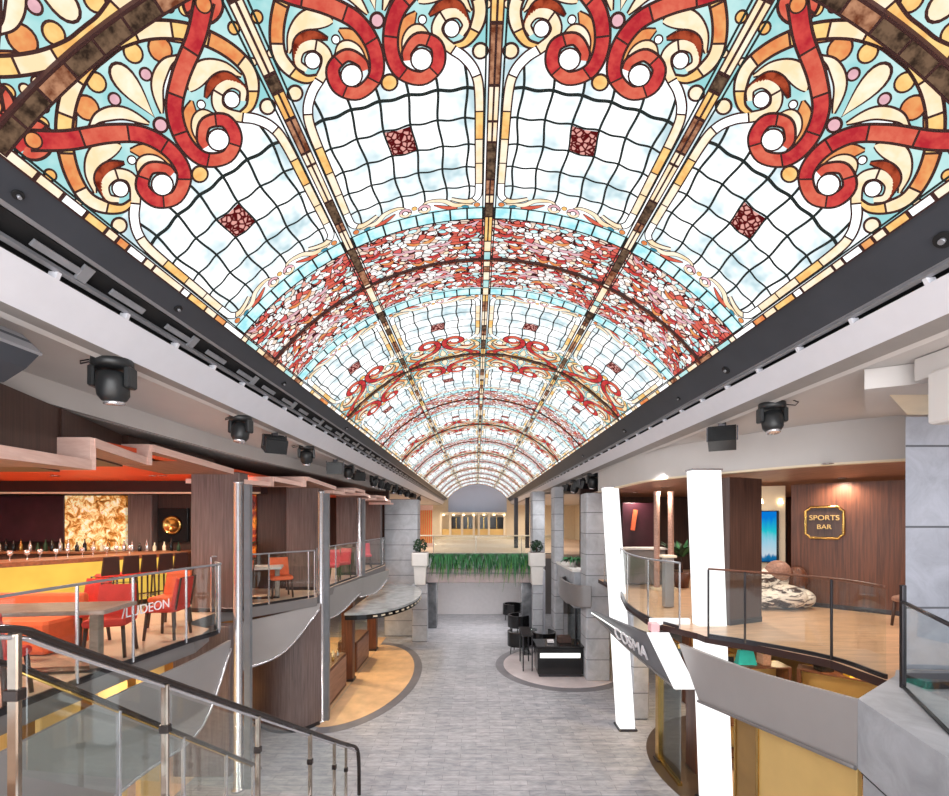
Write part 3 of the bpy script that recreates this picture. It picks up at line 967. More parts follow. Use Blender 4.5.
for k in range(7):
    if rr_ is None: rr_ = o = rib_ring(.012, ['pane_tan', 'pane_rust'], 4, 64).build('fine_cross_rib', vault)
    else:
        o = rr_.copy(); COL.objects.link(o); o.parent = vault
    o.location = (0, -.85 + 6.4 * k + .02, 0)
# thin end frame
a_ = rib_ring(.05, ['pane_tan'], 2, 8); o = a_.build('end_rib', vault); o.location = (0, 40.76, 0)
# ------------------------------------------------------------------ columns, piers, fascias
def chrome_column(x, y, r, z0, z1, label, group=None, twin=None):
    t = thing('chrome_column', label, 'column', (x, y, z0), 0, group)
    MB().lathe([(r * 1.5, z0), (r * 1.5, z0 + .03), (r, z0 + .05), (r, z1 - .03), (r * 1.3, z1)], (x, y, 0), 20).build('shaft', 'chrome', t)
    if twin:
        MB().box(x + twin[0] - twin[2], x + twin[0] + twin[2], y + twin[1] - .05, y + twin[1] + .05, z0, z1 - .04).build('back_post', 'grey_plastic', t)
    return t
chrome_column(-4.19, 7.92, .075, 0, 5.42, 'tall chrome column rising through both decks beside the bar balcony', None, (.15, .06, .05))
chrome_column(-3.66, 10.62, .075, 0, 5.42, 'chrome column at the corner of the dark wood wall, behind the nearest one', None, (.13, .05, .05))
chrome_column(-3.66, 14.1, .075, 3.0, 5.45, 'slim chrome column on the third balcony, near the stone pier', None, (.13, .05, .04))

def pier(x0, x1, y0, y1, z0, z1, label, m='pier_stone'):
    o = MB().bbox(x0, x1, y0, y1, z0, z1, .03).build('stone_pier', m)
    return tag(o, label, 'pillar')
pier(-3.75, -2.38, 18.4, 19.25, 0, 5.6, 'tall pale grey stone pier on the left, beyond the last balcony')
pier(-2.52, -1.72, 19.7, 20.3, 0, 2.25, 'short dark stone pier under the left end of the planted bridge', 'dark_marble')
pier(2.0, 2.62, 19.7, 20.3, 0, 2.25, 'short dark stone pier under the right end of the planted bridge', 'dark_marble')
pier(3.25, 3.95, 13.25, 14.0, 0, 5.55, 'tall grey stone pier on the right behind the black kiosk')
pier(2.95, 3.3, 16.9, 17.7, 0, 6.0, 'slim pale stone pier to the right of the bridge')
pier(2.45, 3.0, 19.6, 20.4, 0, 6.0, 'farthest grey stone pier at the right end of the bridge')
pier(3.72, 4.12, 10.7, 11.3, 0, 2.72, 'short grey stone pier behind the lit post under the right balcony')
MB_ = MB().prism([(4.62, 4.84), (6.3, 4.84), (6.3, 5.16), (4.94, 5.16)], 3.0, 5.86)
tag(MB_.build('stone_pier', 'near_pier_stone'), 'big near grey stone pier at the right edge with dark joints', 'pillar')
t = thing('pier_capital', 'pale grey overhanging capital on top of the big near right pier', 'capital', (5.2, 4.6, 5.87))
MB().prism([(3.6, 4.17), (4.4, 3.75), (6.5, 3.75), (6.5, 5.2), (4.5, 5.2)], 5.96, 6.145).build('cap_slab', 'soffit_paint', t)
MB().slab([(4.0, 4.35, 5.955), (6.4, 4.3, 5.955)], [(4.58, 4.78, 5.87), (6.4, 4.78, 5.87)], .05, 0, False, (0, 1, 0)).build('cove', 'cream_paint', t)
MB().bbox(3.70, 4.9, 3.5, 3.70, 5.53, 5.96, .02).box(3.8, 4.8, 3.55, 3.9, 5.95, 6.14).build('soffit_box', 'soffit_paint', t)

# lit leaning columns on the right
def lit_column(base, top, w, d, label):
    (x0, y0, z0), (x1, y1, z1) = base, top
    t = thing('lit_column', label, 'column', base)
    A = [(-w / 2, -d / 2), (w / 2, -d / 2), (w / 2, d / 2), (-w / 2, d / 2)]
    mb = MB()
    vs = [(x0 + a, y0 + b, z0 + .04) for a, b in A] + [(x1 + a, y1 + b, z1) for a, b in A]
    mb.add(vs, [(3, 2, 1, 0), (4, 5, 6, 7), (0, 1, 5, 4), (1, 2, 6, 5), (2, 3, 7, 6), (3, 0, 4, 7)])
    mb.build('light_box', 'glow_white', t)
    mb = MB(); mb.bbox(x0 - w * .62, x0 + w * .62, y0 - d * .7, y0 + d * .7, z0, z0 + .04, .01); mb.build('base_plate', 'dark_steel', t)
    mb = MB(); mb.bbox(x1 - w * .55, x1 + w * .55, y1 - d * .6, y1 + d * .6, z1, z1 + .03, .005); mb.build('cap', 'chrome', t)
    return t
lit_column((4.05, 7.6, 0), (3.77, 7.45, 5.56), .46, .22, 'wide glowing white leaning column nearest on the right, through the balcony')
lit_column((3.42, 10.3, 0), (3.38, 11.35, 5.56), .34, .3, 'narrower glowing white leaning column beyond the sign fascia')

# left balcony hull fascias
def hull(name, label, top, bot, m, out, group=None, extra=None):
    t = thing(name, label, 'balcony front', (top[0][0], top[0][1], bot[0][2]), 0, group)
    A = catmull(top, 5); B = catmull(bot, 5)
    MB().slab(A, B, .05, 0, True, out).build('panel', m, t)
    MB().tube([b - Vector(out) * .012 for b in B], .022, 8).build('lower_trim', 'chrome' if extra != 'dark' else 'fascia_dark', t)
    return t
L = (-1, 0, 0)
hull('balcony_fascia', 'light grey hull shaped front of the nearest left balcony, seen through the stair glass',
     [(-4.0, 3.5, 2.78), (-4.05, 5.0, 2.78), (-4.0, 6.3, 2.76), (-4.08, 7.5, 2.75)], [(-3.9, 3.5, 1.7), (-3.95, 5.2, 1.75), (-3.98, 6.5, 1.75), (-4.07, 7.45, 2.62)], 'fascia_grey', L, 'left balcony fronts')
hull('balcony_fascia', 'light grey curved front of the second left balcony between two chrome columns',
     [(-5.0, 8.6, 2.72), (-4.6, 8.98, 2.73), (-4.1, 9.6, 2.77), (-3.55, 10.3, 2.85)], [(-5.0, 8.6, 1.75), (-4.6, 8.98, 1.78), (-4.05, 9.52, 1.98), (-3.57, 10.25, 2.72)], 'fascia_grey', L, 'left balcony fronts')
hull('balcony_fascia', 'light grey curved front of the third left balcony',
     [(-3.9, 11.0, 2.93), (-3.75, 12.0, 2.95), (-3.42, 13.6, 2.98)], [(-3.85, 11.0, 2.28), (-3.66, 12.0, 2.25), (-3.43, 13.4, 2.6)], 'fascia_grey', L, 'left balcony fronts')
hull('balcony_fascia', 'small light grey front of the fourth left balcony, next to the stone pier',
     [(-3.6, 13.7, 2.94), (-3.35, 14.8, 2.95), (-3.08, 16.0, 2.98)], [(-3.56, 13.7, 2.4), (-3.28, 14.8, 2.38), (-3.09, 15.8, 2.7)], 'fascia_grey', L, 'left balcony fronts')
# right fascias
Rr = (1, 0, 0)
hull('balcony_fascia', 'long plain grey sloping front under the near right glass railing',
     [(3.2, 7.1, 2.8), (3.3, 5.5, 2.93), (3.42, 4.03, 3.14)], [(3.3, 6.66, 2.07), (3.35, 5.0, 2.37), (3.41, 4.03, 2.53)], 'fascia_grey', Rr, None, 'dark')
sg = hull('sign_fascia', 'grey hull shaped right balcony front with pale sign lettering', [(2.83, 11, 2.53), (2.86, 9.5, 2.65), (3.0, 7.9, 2.75)],
          [(2.86, 10.9, 2.45), (3.06, 9.0, 2.17), (3.27, 7.3, 2.0)], 'fascia_sign', Rr, None, 'dark')
MB().tube(catmull([(2.80, 10.9, 2.50), (2.85, 9.6, 2.52), (2.96, 8.75, 2.47)], 6), .014, 6).build('light_line', 'glow_strip', sg)
lettering('sign_letters', 'COSMA', 'light_wall', sg, (2.945, 8.62, 2.40), (.30, -1.5, -.16), (-.12, 0, .5), .34, .012, 1.0)
# lit blade between the two fascias
t = thing('illuminated_panel', 'glowing white slanted panel with top bar between the two right balcony fronts', 'light panel', (3.2, 7.3, 2.05))
MB().slab([(2.80, 7.32, 2.92), (3.14, 7.32, 2.92)], [(3.16, 7.12, 2.07), (3.50, 7.12, 2.07)], .07, 0, False, (0, 1, 0)).build('blade', 'glow_white', t)
MB().bbox(2.93, 3.6, 7.55, 7.63, 2.985, 3.09, .01).build('top_bar', 'glow_white', t)
MB().bbox(2.86, 3.0, 7.34, 7.5, 2.92, 3.06, .01).build('end_pad', 'pink_pad', t)

# near right stone ledge
t = thing('stone_ledge', 'grey stone parapet block with sloping front at the lower right corner', 'parapet', (4.2, 3.6, 0))
top = [(3.42, 4.03), (4.30, 4.62), (4.48, 4.80), (7.0, 4.80), (7.0, 2.2), (3.12, 2.2), (3.17, 3.02)]
MB().prism(top, 2.52, 3.15).build('upper_block', 'ledge_stone', t)
MB().prism([(x + .03, y) for x, y in top], 2.48, 2.52).build('joint', 'black_recess', t)
MB().prism([(3.44, 4.0), (4.48, 4.6), (7.0, 4.6), (7.0, 2.2), (3.14, 2.2), (3.19, 3.02)], 0, 2.48).build('lower_block', 'ledge_stone', t)

# gold shop front below
def gpanel(y0, y1, m, label):
    t = thing('gold_panel', label, 'wall panel', (3.76, (y0 + y1) / 2, 0))
    MB().bbox(3.74, 3.80, y0, y1, 0, 2.5, .008).build('panel', m, t)
    MB().bbox(3.72, 3.74, y1 - .04, y1, 0, 2.5, .005).build('edge_strip', 'brass', t)
gpanel(4.42, 5.98, 'gold_panel', 'wide bright gold wall panel below the near right balcony front')
gpanel(6.02, 6.5, 'gold_panel_dark', 'narrow darker gold wall panel beside the wide glowing column')
t = thing('brass_post', 'tall square brass post at the corner of the right shop front', 'post', (3.66, 8.95, 0))
MB().bbox(3.58, 3.70, 8.85, 8.99, .02, 2.5, .01).build('shaft', 'brass', t)
MB().bbox(3.55, 3.73, 8.82, 9.02, 0, .03, .005).build('foot', 'dark_steel', t)
t = thing('shop_glazing', 'clear glass shop front with brass frame beyond the gold panels', 'shop window', (3.8, 8.0, 0))
MB().box(3.63, 3.65, 8.02, 8.84, .06, 2.46).build('pane', 'smoked_glass', t)
MB().box(3.60, 3.68, 8.02, 8.84, 2.46, 2.54).box(3.60, 3.68, 8.02, 8.84, 0, .06).build('frame', 'brass', t)
SHELF = 2.0
# far shelves of the right shop
def shelf_unit(x, y, rz, label, items, lg):
    t = thing('display_shelf', label, 'shelf', (x, y, 0), rz)
    MB().bbox(-.9, -.84, -.2, .2, 0, 2.0, .005).bbox(.84, .9, -.2, .2, 0, 2.0, .005).build('side_panel', 'walnut', t, True)
    MB().box(-.84, .84, .16, .2, .02, 2.0).build('back_panel', 'gold_panel', t, True)
    for z in (.3, .9, 1.5, 1.97): MB().bbox(-.84, .84, -.2, .16, z, z + .03, .004).build('shelf', 'walnut', t, True)
    return t
shelf_unit(6.3, 11.6, 0, 'walnut display shelf standing deepest inside the right shop', 0, 0)
shelf_unit(8.3, 9.6, rad(-60), 'walnut display shelf at the right wall of the right shop', 0, 0)
def bag(x, y, z, m, label, s=1):
    t = thing('handbag', label, 'bag', (x, y, z))
    MB().add([(-.16 * s, -.07 * s, 0), (.16 * s, -.07 * s, 0), (.16 * s, .07 * s, 0), (-.16 * s, .07 * s, 0), (-.12 * s, -.03 * s, .24 * s), (.12 * s, -.03 * s, .24 * s), (.12 * s, .03 * s, .24 * s), (-.12 * s, .03 * s, .24 * s)],
             [(3, 2, 1, 0), (4, 5, 6, 7), (0, 1, 5, 4), (1, 2, 6, 5), (2, 3, 7, 6), (3, 0, 4, 7)]).build('body', m, t, True)
    MB().tube([(-.07 * s + .07 * s * (1 - math.cos(PI * k / 8)), 0, .24 * s + .1 * s * math.sin(PI * k / 8)) for k in range(9)], .009, 6).build('strap', 'brass', t, True)
    return t
# low display tables under the near slab, seen through the slot above the fascia
def display_table(x, y, m, label, w=.9):
    t = thing('display_table', label, 'table', (x, y, 0))
    MB().bbox(-w / 2, w / 2, -.3, .3, .9, .95, .01).build('table_top', m, t, True)
    for a in (-1, 1):
        for b in (-1, 1): MB().bbox(a * (w / 2 - .05) - .02, a * (w / 2 - .05) + .02, b * .25 - .02, b * .25 + .02, 0, .9, .004).build('leg', 'dark_steel', t, True)
    return t
for x, y, m, lab in ((5.2, 7.6, 'black_gloss', 'black display table with a cream bag in the right shop'), (6.2, 6.2, 'black_gloss', 'black display table nearest the gold wall panels')):
    display_table(x, y, m, lab)
shelf_unit(5.0, 8.6, rad(0), 'walnut shelf unit nearest the glowing column inside the right shop', 0, 0)
shelf_unit(6.75, 7.9, rad(-40), 'walnut shelf unit right of the middle of the right shop', 0, 0)
def gift_box(x, y, m, w, h, label):
    o = MB().bbox(-w / 2, w / 2, -.1, .1, 0, h, .01).bbox(-w / 2 - .005, w / 2 + .005, -.105, .105, h * .75, h + .01, .008, 1).build('gift_box', [m, 'brass'], None, True)
    o.location = (x, y, SHELF)
    return tag(o, label, 'box')
gift_box(4.35, 8.6, 'gold_panel', .22, .3, 'gold box at the left end of the top shelf in the right shop')
gift_box(4.75, 8.6, 'black_gloss', .26, .22, 'black box next to the gold one on the top shelf')
gift_box(5.5, 8.6, 'canopy_wood', .16, .28, 'slim pink brown box on the top shelf, right of the teal bag')
gift_box(6.35, 8.22, 'black_gloss', .24, .3, 'black box at the left end of the slanting shelf unit')
gift_box(7.1, 7.6, 'gold_panel', .26, .2, 'low gold box at the right end of the slanting shelf unit')
bag(5.15, 8.6, SHELF, 'teal_fabric', 'teal bag on the top shelf of the shelf unit nearest the column', 1.1)
bag(6.7, 7.93, SHELF, 'yellow_fabric', 'yellow bag on top of the slanting shelf unit', 1.1)
bag(5.2, 7.6, .95, 'cream_paint', 'cream bag on the black display table at the left', 1.3)

# ------------------------------------------------------------------ glass railings
def railing(label, path, z0, h, posts, rail_m='chrome', rail_r=.022, group=None, glass_m='clear_glass', closed_end=False, n=5, post_m='chrome'):
    P = catmull([(x, y, 0) for x, y in path], n)
    t = thing('glass_railing', label, 'railing', (P[0].x, P[0].y, z0), 0, group)
    z1 = z0 + h
    MB().slab([(p.x, p.y, z1 - .03) for p in P], [(p.x, p.y, z0 + .02) for p in P], .012, 0, True).build('glass', glass_m, t)
    MB().tube([(p.x, p.y, z1) for p in P], rail_r, 8, flat=.75).build('handrail', rail_m, t)
    MB().slab([(p.x, p.y, z0 + .05) for p in P], [(p.x, p.y, z0 - .02) for p in P], .03, 0, True).build('base_channel', 'dark_steel', t)
    k = len(P) - 1
    for u in posts:
        p = P[min(k, round(u * k))]
        MB().bbox(p.x - .012, p.x + .012, p.y - .012, p.y + .012, z0, z1 - .01, .003).build('post', post_m, t)
    return t
nr = railing('clear glass railing of the bar balcony, nearest on the left, with curved end', [(-4.3, 2.4), (-4.28, 4.0), (-4.24, 5.3), (-4.12, 6.4), (-4.0, 7.0), (-4.25, 7.35)], 3.0, 1.06, (.05, .3, .45, .6, .78, .9, 1), 'truss_grey')
lettering('glass_lettering', '/LUDEON', 'light_wall', nr, (-4.20, 5.75, 3.62), (.13, 1.2, .0), (0, 0, 1), .17, .003)
railing('glass railing of the second left balcony between two chrome columns', [(-5.0, 8.5), (-4.55, 8.95), (-4.1, 9.55), (-3.66, 10.2)], 3.0, 1.06, (0, .5, .9, 1), 'truss_grey')
railing('glass railing of the third left balcony', [(-3.84, 10.85), (-3.8, 12.2), (-3.66, 13.85)], 3.0, 1.06, (0, .5, 1), 'truss_grey')
railing('glass railing of the fourth left balcony beside the stone pier', [(-3.74, 14.4), (-3.58, 17.3), (-3.7, 18.2)], 3.0, 1.06, (0, .5, .9), 'truss_grey')
railing('glass railing of the near right balcony with bronze reflecting handrail', [(3.47, 6.72), (3.92, 6.30), (4.44, 5.62), (4.50, 4.95)], 3.0, 1.02, (0, .28, .66), 'walnut', .02, post_m='dark_steel')
railing('curved glass railing of the right balcony above the sign fascia', [(3.28, 7.25), (3.06, 8.0), (3.13, 9.3), (3.5, 10.9), (3.6, 12.6)], 3.0, 1.06, (0, .25, .5, .75, 1), 'truss_grey')
t = thing('ledge_glass_screen', 'frameless glass screen standing on the grey stone ledge at the right edge', 'glass screen', (3.8, 3.8, 3.15))
MB().slab([(4.07, 4.29, 3.96), (3.50, 3.30, 3.96)], [(4.07, 4.29, 3.16), (3.50, 3.30, 3.16)], .015).build('glass', 'clear_glass', t)
MB().bbox(4.05, 4.09, 4.27, 4.31, 3.15, 4.98 - .85, .004).build('post', 'dark_steel', t)
MB().tube([(4.07, 4.29, 3.97), (3.50, 3.30, 3.97)], .018, 8).build('top_rail', 'dark_steel', t)
MB().tube([(4.07, 4.29, 3.165), (3.50, 3.30, 3.165)], .016, 6).build('base_channel', 'black_plastic', t)
MB().bbox(4.25, 4.9, 4.25, 4.5, 3.15, 3.22, .01).build('floor_clamp', 'dark_steel', t)

# ------------------------------------------------------------------ staircase in the left foreground
t = thing('staircase', 'descending staircase with dark handrail and glass sides in the left foreground', 'staircase', (-2.8, 5.0, 0))
TOPP = Vector((-2.87, 2.8, 4.08)); BOTP = Vector((-2.10, 7.45, 1.02))
dirv = BOTP - TOPP
def rp(u, dx=0, dzz=0): return TOPP + dirv * u + Vector((dx, 0, dzz))
# outer handrail with level start and turned end
railpts = [(-3.4, 2.2, 4.09), (-3.05, 2.55, 4.09), (-2.87, 2.8, 4.07), rp(.08), rp(.5), rp(.9), rp(.985, .02), (-2.02, 7.62, .88), (-2.0, 7.68, .60), (-2.0, 7.70, .05)]
MB().tube(catmull(railpts, 6), .034, 10, flat=.8).build('handrail', 'handrail_dark', t)
MB().tube([Vector(p) + Vector((0, 0, -.052)) for p in catmull(railpts[:8], 6)], .016, 8).build('rail_underside', 'chrome', t)
# posts
us = [(.0, 1.12, .034), (.235, 1.02, .03), (.50, .98, .028), (.74, .95, .028), (.89, .93, .025), (.975, .92, .022)]
for u, hh, w in us:
    p = rp(u)
    z0 = max(0.0, p.z - hh)
    MB().bbox(p.x - w, p.x + w, p.y - w * .6, p.y + w * .6, z0, p.z - .03, .008).build('post', 'bronze_chrome', t)
    MB().bbox(p.x - w * 1.35, p.x + w * 1.35, p.y - w, p.y + w, p.z - .45, p.z - .38, .006).build('post_clamp', 'handrail_dark', t)
for (u0, _, _), (u1, _, _) in zip(us, us[1:]):
    a, b = rp(u0 + .015, 0, -.10), rp(u1 - .012, 0, -.10)
    a2, b2 = Vector((a.x, a.y, max(.06, a.z - .78))), Vector((b.x, b.y, max(.06, b.z - .78)))
    MB().slab([a, b], [a2, b2], .014).build('glass_panel', 'clear_glass', t)
# inner handrail of the far side
TI = Vector((-3.62, 3.55, 3.60)); BI = Vector((-3.45, 6.95, .98)); di = BI - TI
def ri(u, dzz=0): return TI + di * u + Vector((0, 0, dzz))
MB().tube([(-3.72, 2.6, 3.85), (-3.66, 3.1, 3.83)] + [ri(u) for u in (0, .3, .6, .9, 1)] + [(-3.43, 7.15, .8)], .026, 10).build('inner_handrail', 'handrail_dark', t)
MB().tube([ri(u, -.04) for u in (0, .3, .6, .9, 1)], .012, 8).build('inner_rail_strip', 'brass', t)
for u in (.0, .28, .55, .8, 1.0):
    p = ri(u)
    MB().bbox(p.x - .02, p.x + .02, p.y - .015, p.y + .015, max(0, p.z - .92), p.z - .02, .004).build('inner_post', 'chrome', t)
for u0, u1 in ((.01, .27), (.29, .54), (.56, .79), (.81, .99)):
    a, b = ri(u0, -.08), ri(u1, -.08)
    MB().slab([a, b], [(a.x, a.y, max(.05, a.z - .78)), (b.x, b.y, max(.05, b.z - .78))], .012).build('inner_glass', 'clear_glass', t)
# treads and strings
NS = 17
for k in range(NS):
    u = (k + .5) / NS
    y = 2.7 + (7.2 - 2.7) * u
    z = 3.0 - 3.0 * (k + 1) / (NS + 1)
    xr = -2.87 + .77 * u + .02; xl = -3.66 + .2 * u
    MB().bbox(xl, xr, y - .15, y + .15, z - .05, z, .008).build('tread', 'light_wall', t)
for x0_, x1_ in ((-2.89, -2.12), (-3.70, -3.48)):
    MB().slab([(x0_, 2.5, 3.08), (x1_, 7.35, .14)], [(x0_, 2.5, 2.78), (x1_, 7.35, 0.0)], .035).build('string', 'chrome', t)
struct('floor_landing', MB().prism([(-4.2, -2), (-4.2, 2.2), (-3.66, 2.55), (-2.85, 2.55), (-2.4, 2.2), (3.1, 2.2), (7.0, 2.2), (7.0, -2)], 2.78, 3.0), 'bar_floor')

# ------------------------------------------------------------------ timber canopies on the left
def canopy(label, steps, depth, th=.10, box=False):
    """steps: (x, y, z) corners of the front edge; slabs step in height between pairs"""
    t = thing('timber_canopy', label, 'canopy', (steps[0][0][0], steps[0][0][1], steps[0][0][2]), 0, 'stepped timber canopies')
    for (a, b) in steps:
        a, b = Vector(a), Vector(b)
        o = Vector((-depth, 0, 0))
        mb = MB()
        vs = [a, b, b + o, a + o]
        up = Vector((0, 0, th))
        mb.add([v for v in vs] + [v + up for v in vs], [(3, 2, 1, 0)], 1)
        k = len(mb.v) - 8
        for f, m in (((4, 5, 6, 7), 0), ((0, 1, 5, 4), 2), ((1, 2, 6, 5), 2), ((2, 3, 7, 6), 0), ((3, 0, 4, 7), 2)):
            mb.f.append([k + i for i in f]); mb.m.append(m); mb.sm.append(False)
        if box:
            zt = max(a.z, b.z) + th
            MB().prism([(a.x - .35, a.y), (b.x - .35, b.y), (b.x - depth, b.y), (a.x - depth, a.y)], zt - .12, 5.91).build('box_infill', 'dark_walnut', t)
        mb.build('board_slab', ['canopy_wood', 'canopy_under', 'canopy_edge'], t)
    for (a, b), (c, d) in zip(steps, steps[1:]):
        z0, z1 = min(b[2], c[2]), max(b[2], c[2]) + th
        if z1 - z0 > th + .02:
            xm = (b[0] + c[0]) / 2
            MB().add([(xm, b[1] - .05, z0), (xm, b[1] + .02, z0), (xm - depth, b[1] + .02, z0), (xm - depth, b[1] - .05, z0),
                      (xm, b[1] - .05, z1), (xm, b[1] + .02, z1), (xm - depth, b[1] + .02, z1), (xm - depth, b[1] - .05, z1)],
                     [(3, 2, 1, 0), (4, 5, 6, 7), (0, 1, 5, 4), (1, 2, 6, 5), (2, 3, 7, 6), (3, 0, 4, 7)]).build('riser', 'canopy_edge', t)
    return t
canopy('nearest stepped timber canopy over the bar front', [((-3.40, 3.0, 5.19), (-3.97, 4.67, 5.27)), ((-3.95, 4.67, 5.50), (-4.48, 6.15, 5.50)), ((-4.40, 6.15, 5.68), (-4.6, 8.55, 5.62))], 1.3, .10, True)
canopy('stepped timber canopy over the second left balcony', [((-4.55, 8.6, 5.45), (-4.25, 9.4, 5.45)), ((-4.2, 9.4, 5.56), (-3.9, 10.2, 5.50)), ((-3.8, 10.2, 5.64), (-3.6, 11.6, 5.52))], 1.0, .09)
canopy('stepped timber canopy over the third left balcony', [((-3.72, 11.7, 5.44), (-3.62, 12.4, 5.44)), ((-3.6, 12.4, 5.52), (-3.5, 13.0, 5.52)), ((-3.48, 13.0, 5.60), (-3.4, 13.8, 5.58)), ((-3.42, 13.8, 5.50), (-3.4, 14.5, 5.46))], .9, .08)
canopy('farthest stepped timber canopy beside the stone pier', [((-3.5, 14.6, 5.40), (-3.42, 15.4, 5.44)), ((-3.4, 15.4, 5.52), (-3.3, 16.4, 5.54)), ((-3.3, 16.4, 5.46), (-3.25, 17.2, 5.42)), ((-3.3, 17.2, 5.34), (-3.3, 18.0, 5.36))], .8, .08)

# wood clad walls of the left upper deck, one per bay
def wood_wall(x0, x1, y, label, m='grey_wood', z1=5.66):
    t = thing('wood_clad_wall', label, 'wall panel', ((x0 + x1) / 2, y, 3.0))
    MB().bbox(x0, x1, y, y + .35, 3.0, z1, .015).build('cladding', m, t)
    MB().bbox(x0 - .01, x1 + .01, y - .012, y + .36, 3.0, 3.08, .005).build('skirting', 'dark_steel', t)
wood_wall(-5.42, -4.50, 8.55, 'grey brown wood clad wall between the bar and the second left balcony')
wood_wall(-4.75, -3.92, 11.25, 'grey brown wood clad wall behind the second chrome column')
wood_wall(-4.45, -3.78, 14.3, 'grey brown wood clad wall behind the third left balcony')
wood_wall(-4.4, -3.74, 17.6, 'grey brown wood clad wall closest to the left stone pier')
# lower deck wood wall, bowed
t = thing('wood_clad_wall', 'dark bowed wood wall of the lower deck under the second left balcony', 'wall panel', (-4.4, 10.2, 0))
MB().vwall([(-5.9, 11.2), (-5.2, 10.5), (-4.5, 10.05), (-3.95, 10.16), (-3.62, 10.55)], 0.0, 2.79, .12, 0, (-.3, 1, 0), 6).build('cladding', 'grey_wood', t)
MB().vwall([(-5.9, 11.19), (-5.2, 10.49), (-4.5, 10.04), (-3.95, 10.09), (-3.62, 10.44)], 0.0, .06, .14, 0, (-.3, 1, 0), 6).build('skirting', 'dark_steel', t)
t = thing('wood_clad_wall', 'dark wood wall of the lower deck behind the staircase foot', 'wall panel', (-5.0, 8.2, 0))
MB().bbox(-5.6, -4.55, 8.3, 8.6, 0, 2.79, .02).build('cladding', 'grey_wood', t)
for k in range(6):
    y = 3.0 + k * .8
    tag(MB().bbox(-5.3, -5.22, y, y + .55, .01, 2.6, .01).build('gold_panel', 'gold_panel'), 'upright gold wall panel under the near left balcony', 'wall panel', 'gold panels under the bar balcony')
# lower left shop front along the tan half round
def shop_bay(y0, y1, label):
    t = thing('shop_display', label, 'display case', (-3.85, (y0 + y1) / 2, 0))
    MB().bbox(-4.3, -3.72, y0, y1, .01, .95, .01).build('base_cabinet', 'walnut', t)
    MB().bbox(-3.72, -3.70, y0 + .05, y1 - .05, .1, .9, .005).build('front_panel', 'canopy_under', t)
    MB().bbox(-4.28, -3.74, y0 + .03, y1 - .03, .95, 1.55, .004).build('glass_case', 'clear_glass', t)
    MB().box(-4.25, -3.77, y0 + .06, y1 - .06, 1.24, 1.255).build('glass_shelf', 'clear_glass', t)
    return t
shop_bay(10.9, 12.9, 'walnut display case with glass top at the near end of the left shop')
shop_bay(14.0, 15.6, 'walnut display case with glass top at the far end of the left shop')
rnd = random.Random(4)
for i in range(14):
    y = 11.05 + .13 * i
    o = MB().lathe([(.03, 0), (.035, .01), (.035, .1), (.012, .13), (.012, .16)], (0, 0, 0), 10).build('perfume_bottle', rnd.choice(['brass', 'cream_paint', 'chrome']), None, True)
    o.location = (-4.0 + .08 * (i % 3), y, .952)
    tag(o, 'small bottle inside the near glass case of the left shop', 'bottle', 'bottles in the near display case')
def shop_post(y, label, m='walnut'):
    t = thing('shop_post', label, 'post', (-3.72, y, 0))
    MB().bbox(-3.95, -3.62, y, y + .28, .03, 2.79, .015).build('shaft', m, t)
    MB().bbox(-3.97, -3.60, y - .02, y + .30, 0, .08, .005).build('foot', 'dark_steel', t)
shop_post(13.2, 'walnut clad post midway along the left shop front')
shop_post(16.3, 'walnut clad post at the far end of the left shop front')
t = thing('lit_post', 'glowing yellow upright light panel inside the left shop', 'light panel', (-4.5, 12.9, 0))
MB().bbox(-4.62, -4.42, 12.9, 13.0, 0.05, 2.6, .01).build('light_panel', 'glow_yellow', t)
MB().bbox(-4.65, -4.39, 12.88, 13.02, 0, .05, .005).build('foot', 'brass', t)
t = thing('round_canopy', 'bowed marble topped canopy with tiny painted lights on its dark rim over the tan half circle', 'canopy', (-3.4, 14.3, 2.0))
poly = [(-3.6, 12.3)] + [(-3.6 + 1.72 * math.sin(PI * k / 24) ** .8, 15.2 - 2.9 * math.cos(PI * k / 24)) for k in range(1, 24)] + [(-3.6, 18.1)]
MB().prism(poly, 2.14, 2.2).build('marble_top', 'shelf_marble', t)
cp = [(-3.6 + (x + 3.6) * .985, 15.2 + (y - 15.2) * .985) for x, y in poly]
MB().prism(cp, 2.0, 2.14).build('rim', 'black_gloss', t)
mb = MB()
for k in range(3, 23):
    x, y = cp[k]
    mb.obox((x, y, 2.07), (.04, .12, .04), math.atan2(cp[k + 1][1] - cp[k - 1][1], cp[k + 1][0] - cp[k - 1][0]) - PI / 2)
mb.build('rim_lights', 'cream_paint', t)  # the rim's tiny lights, put in as cream paint without glow
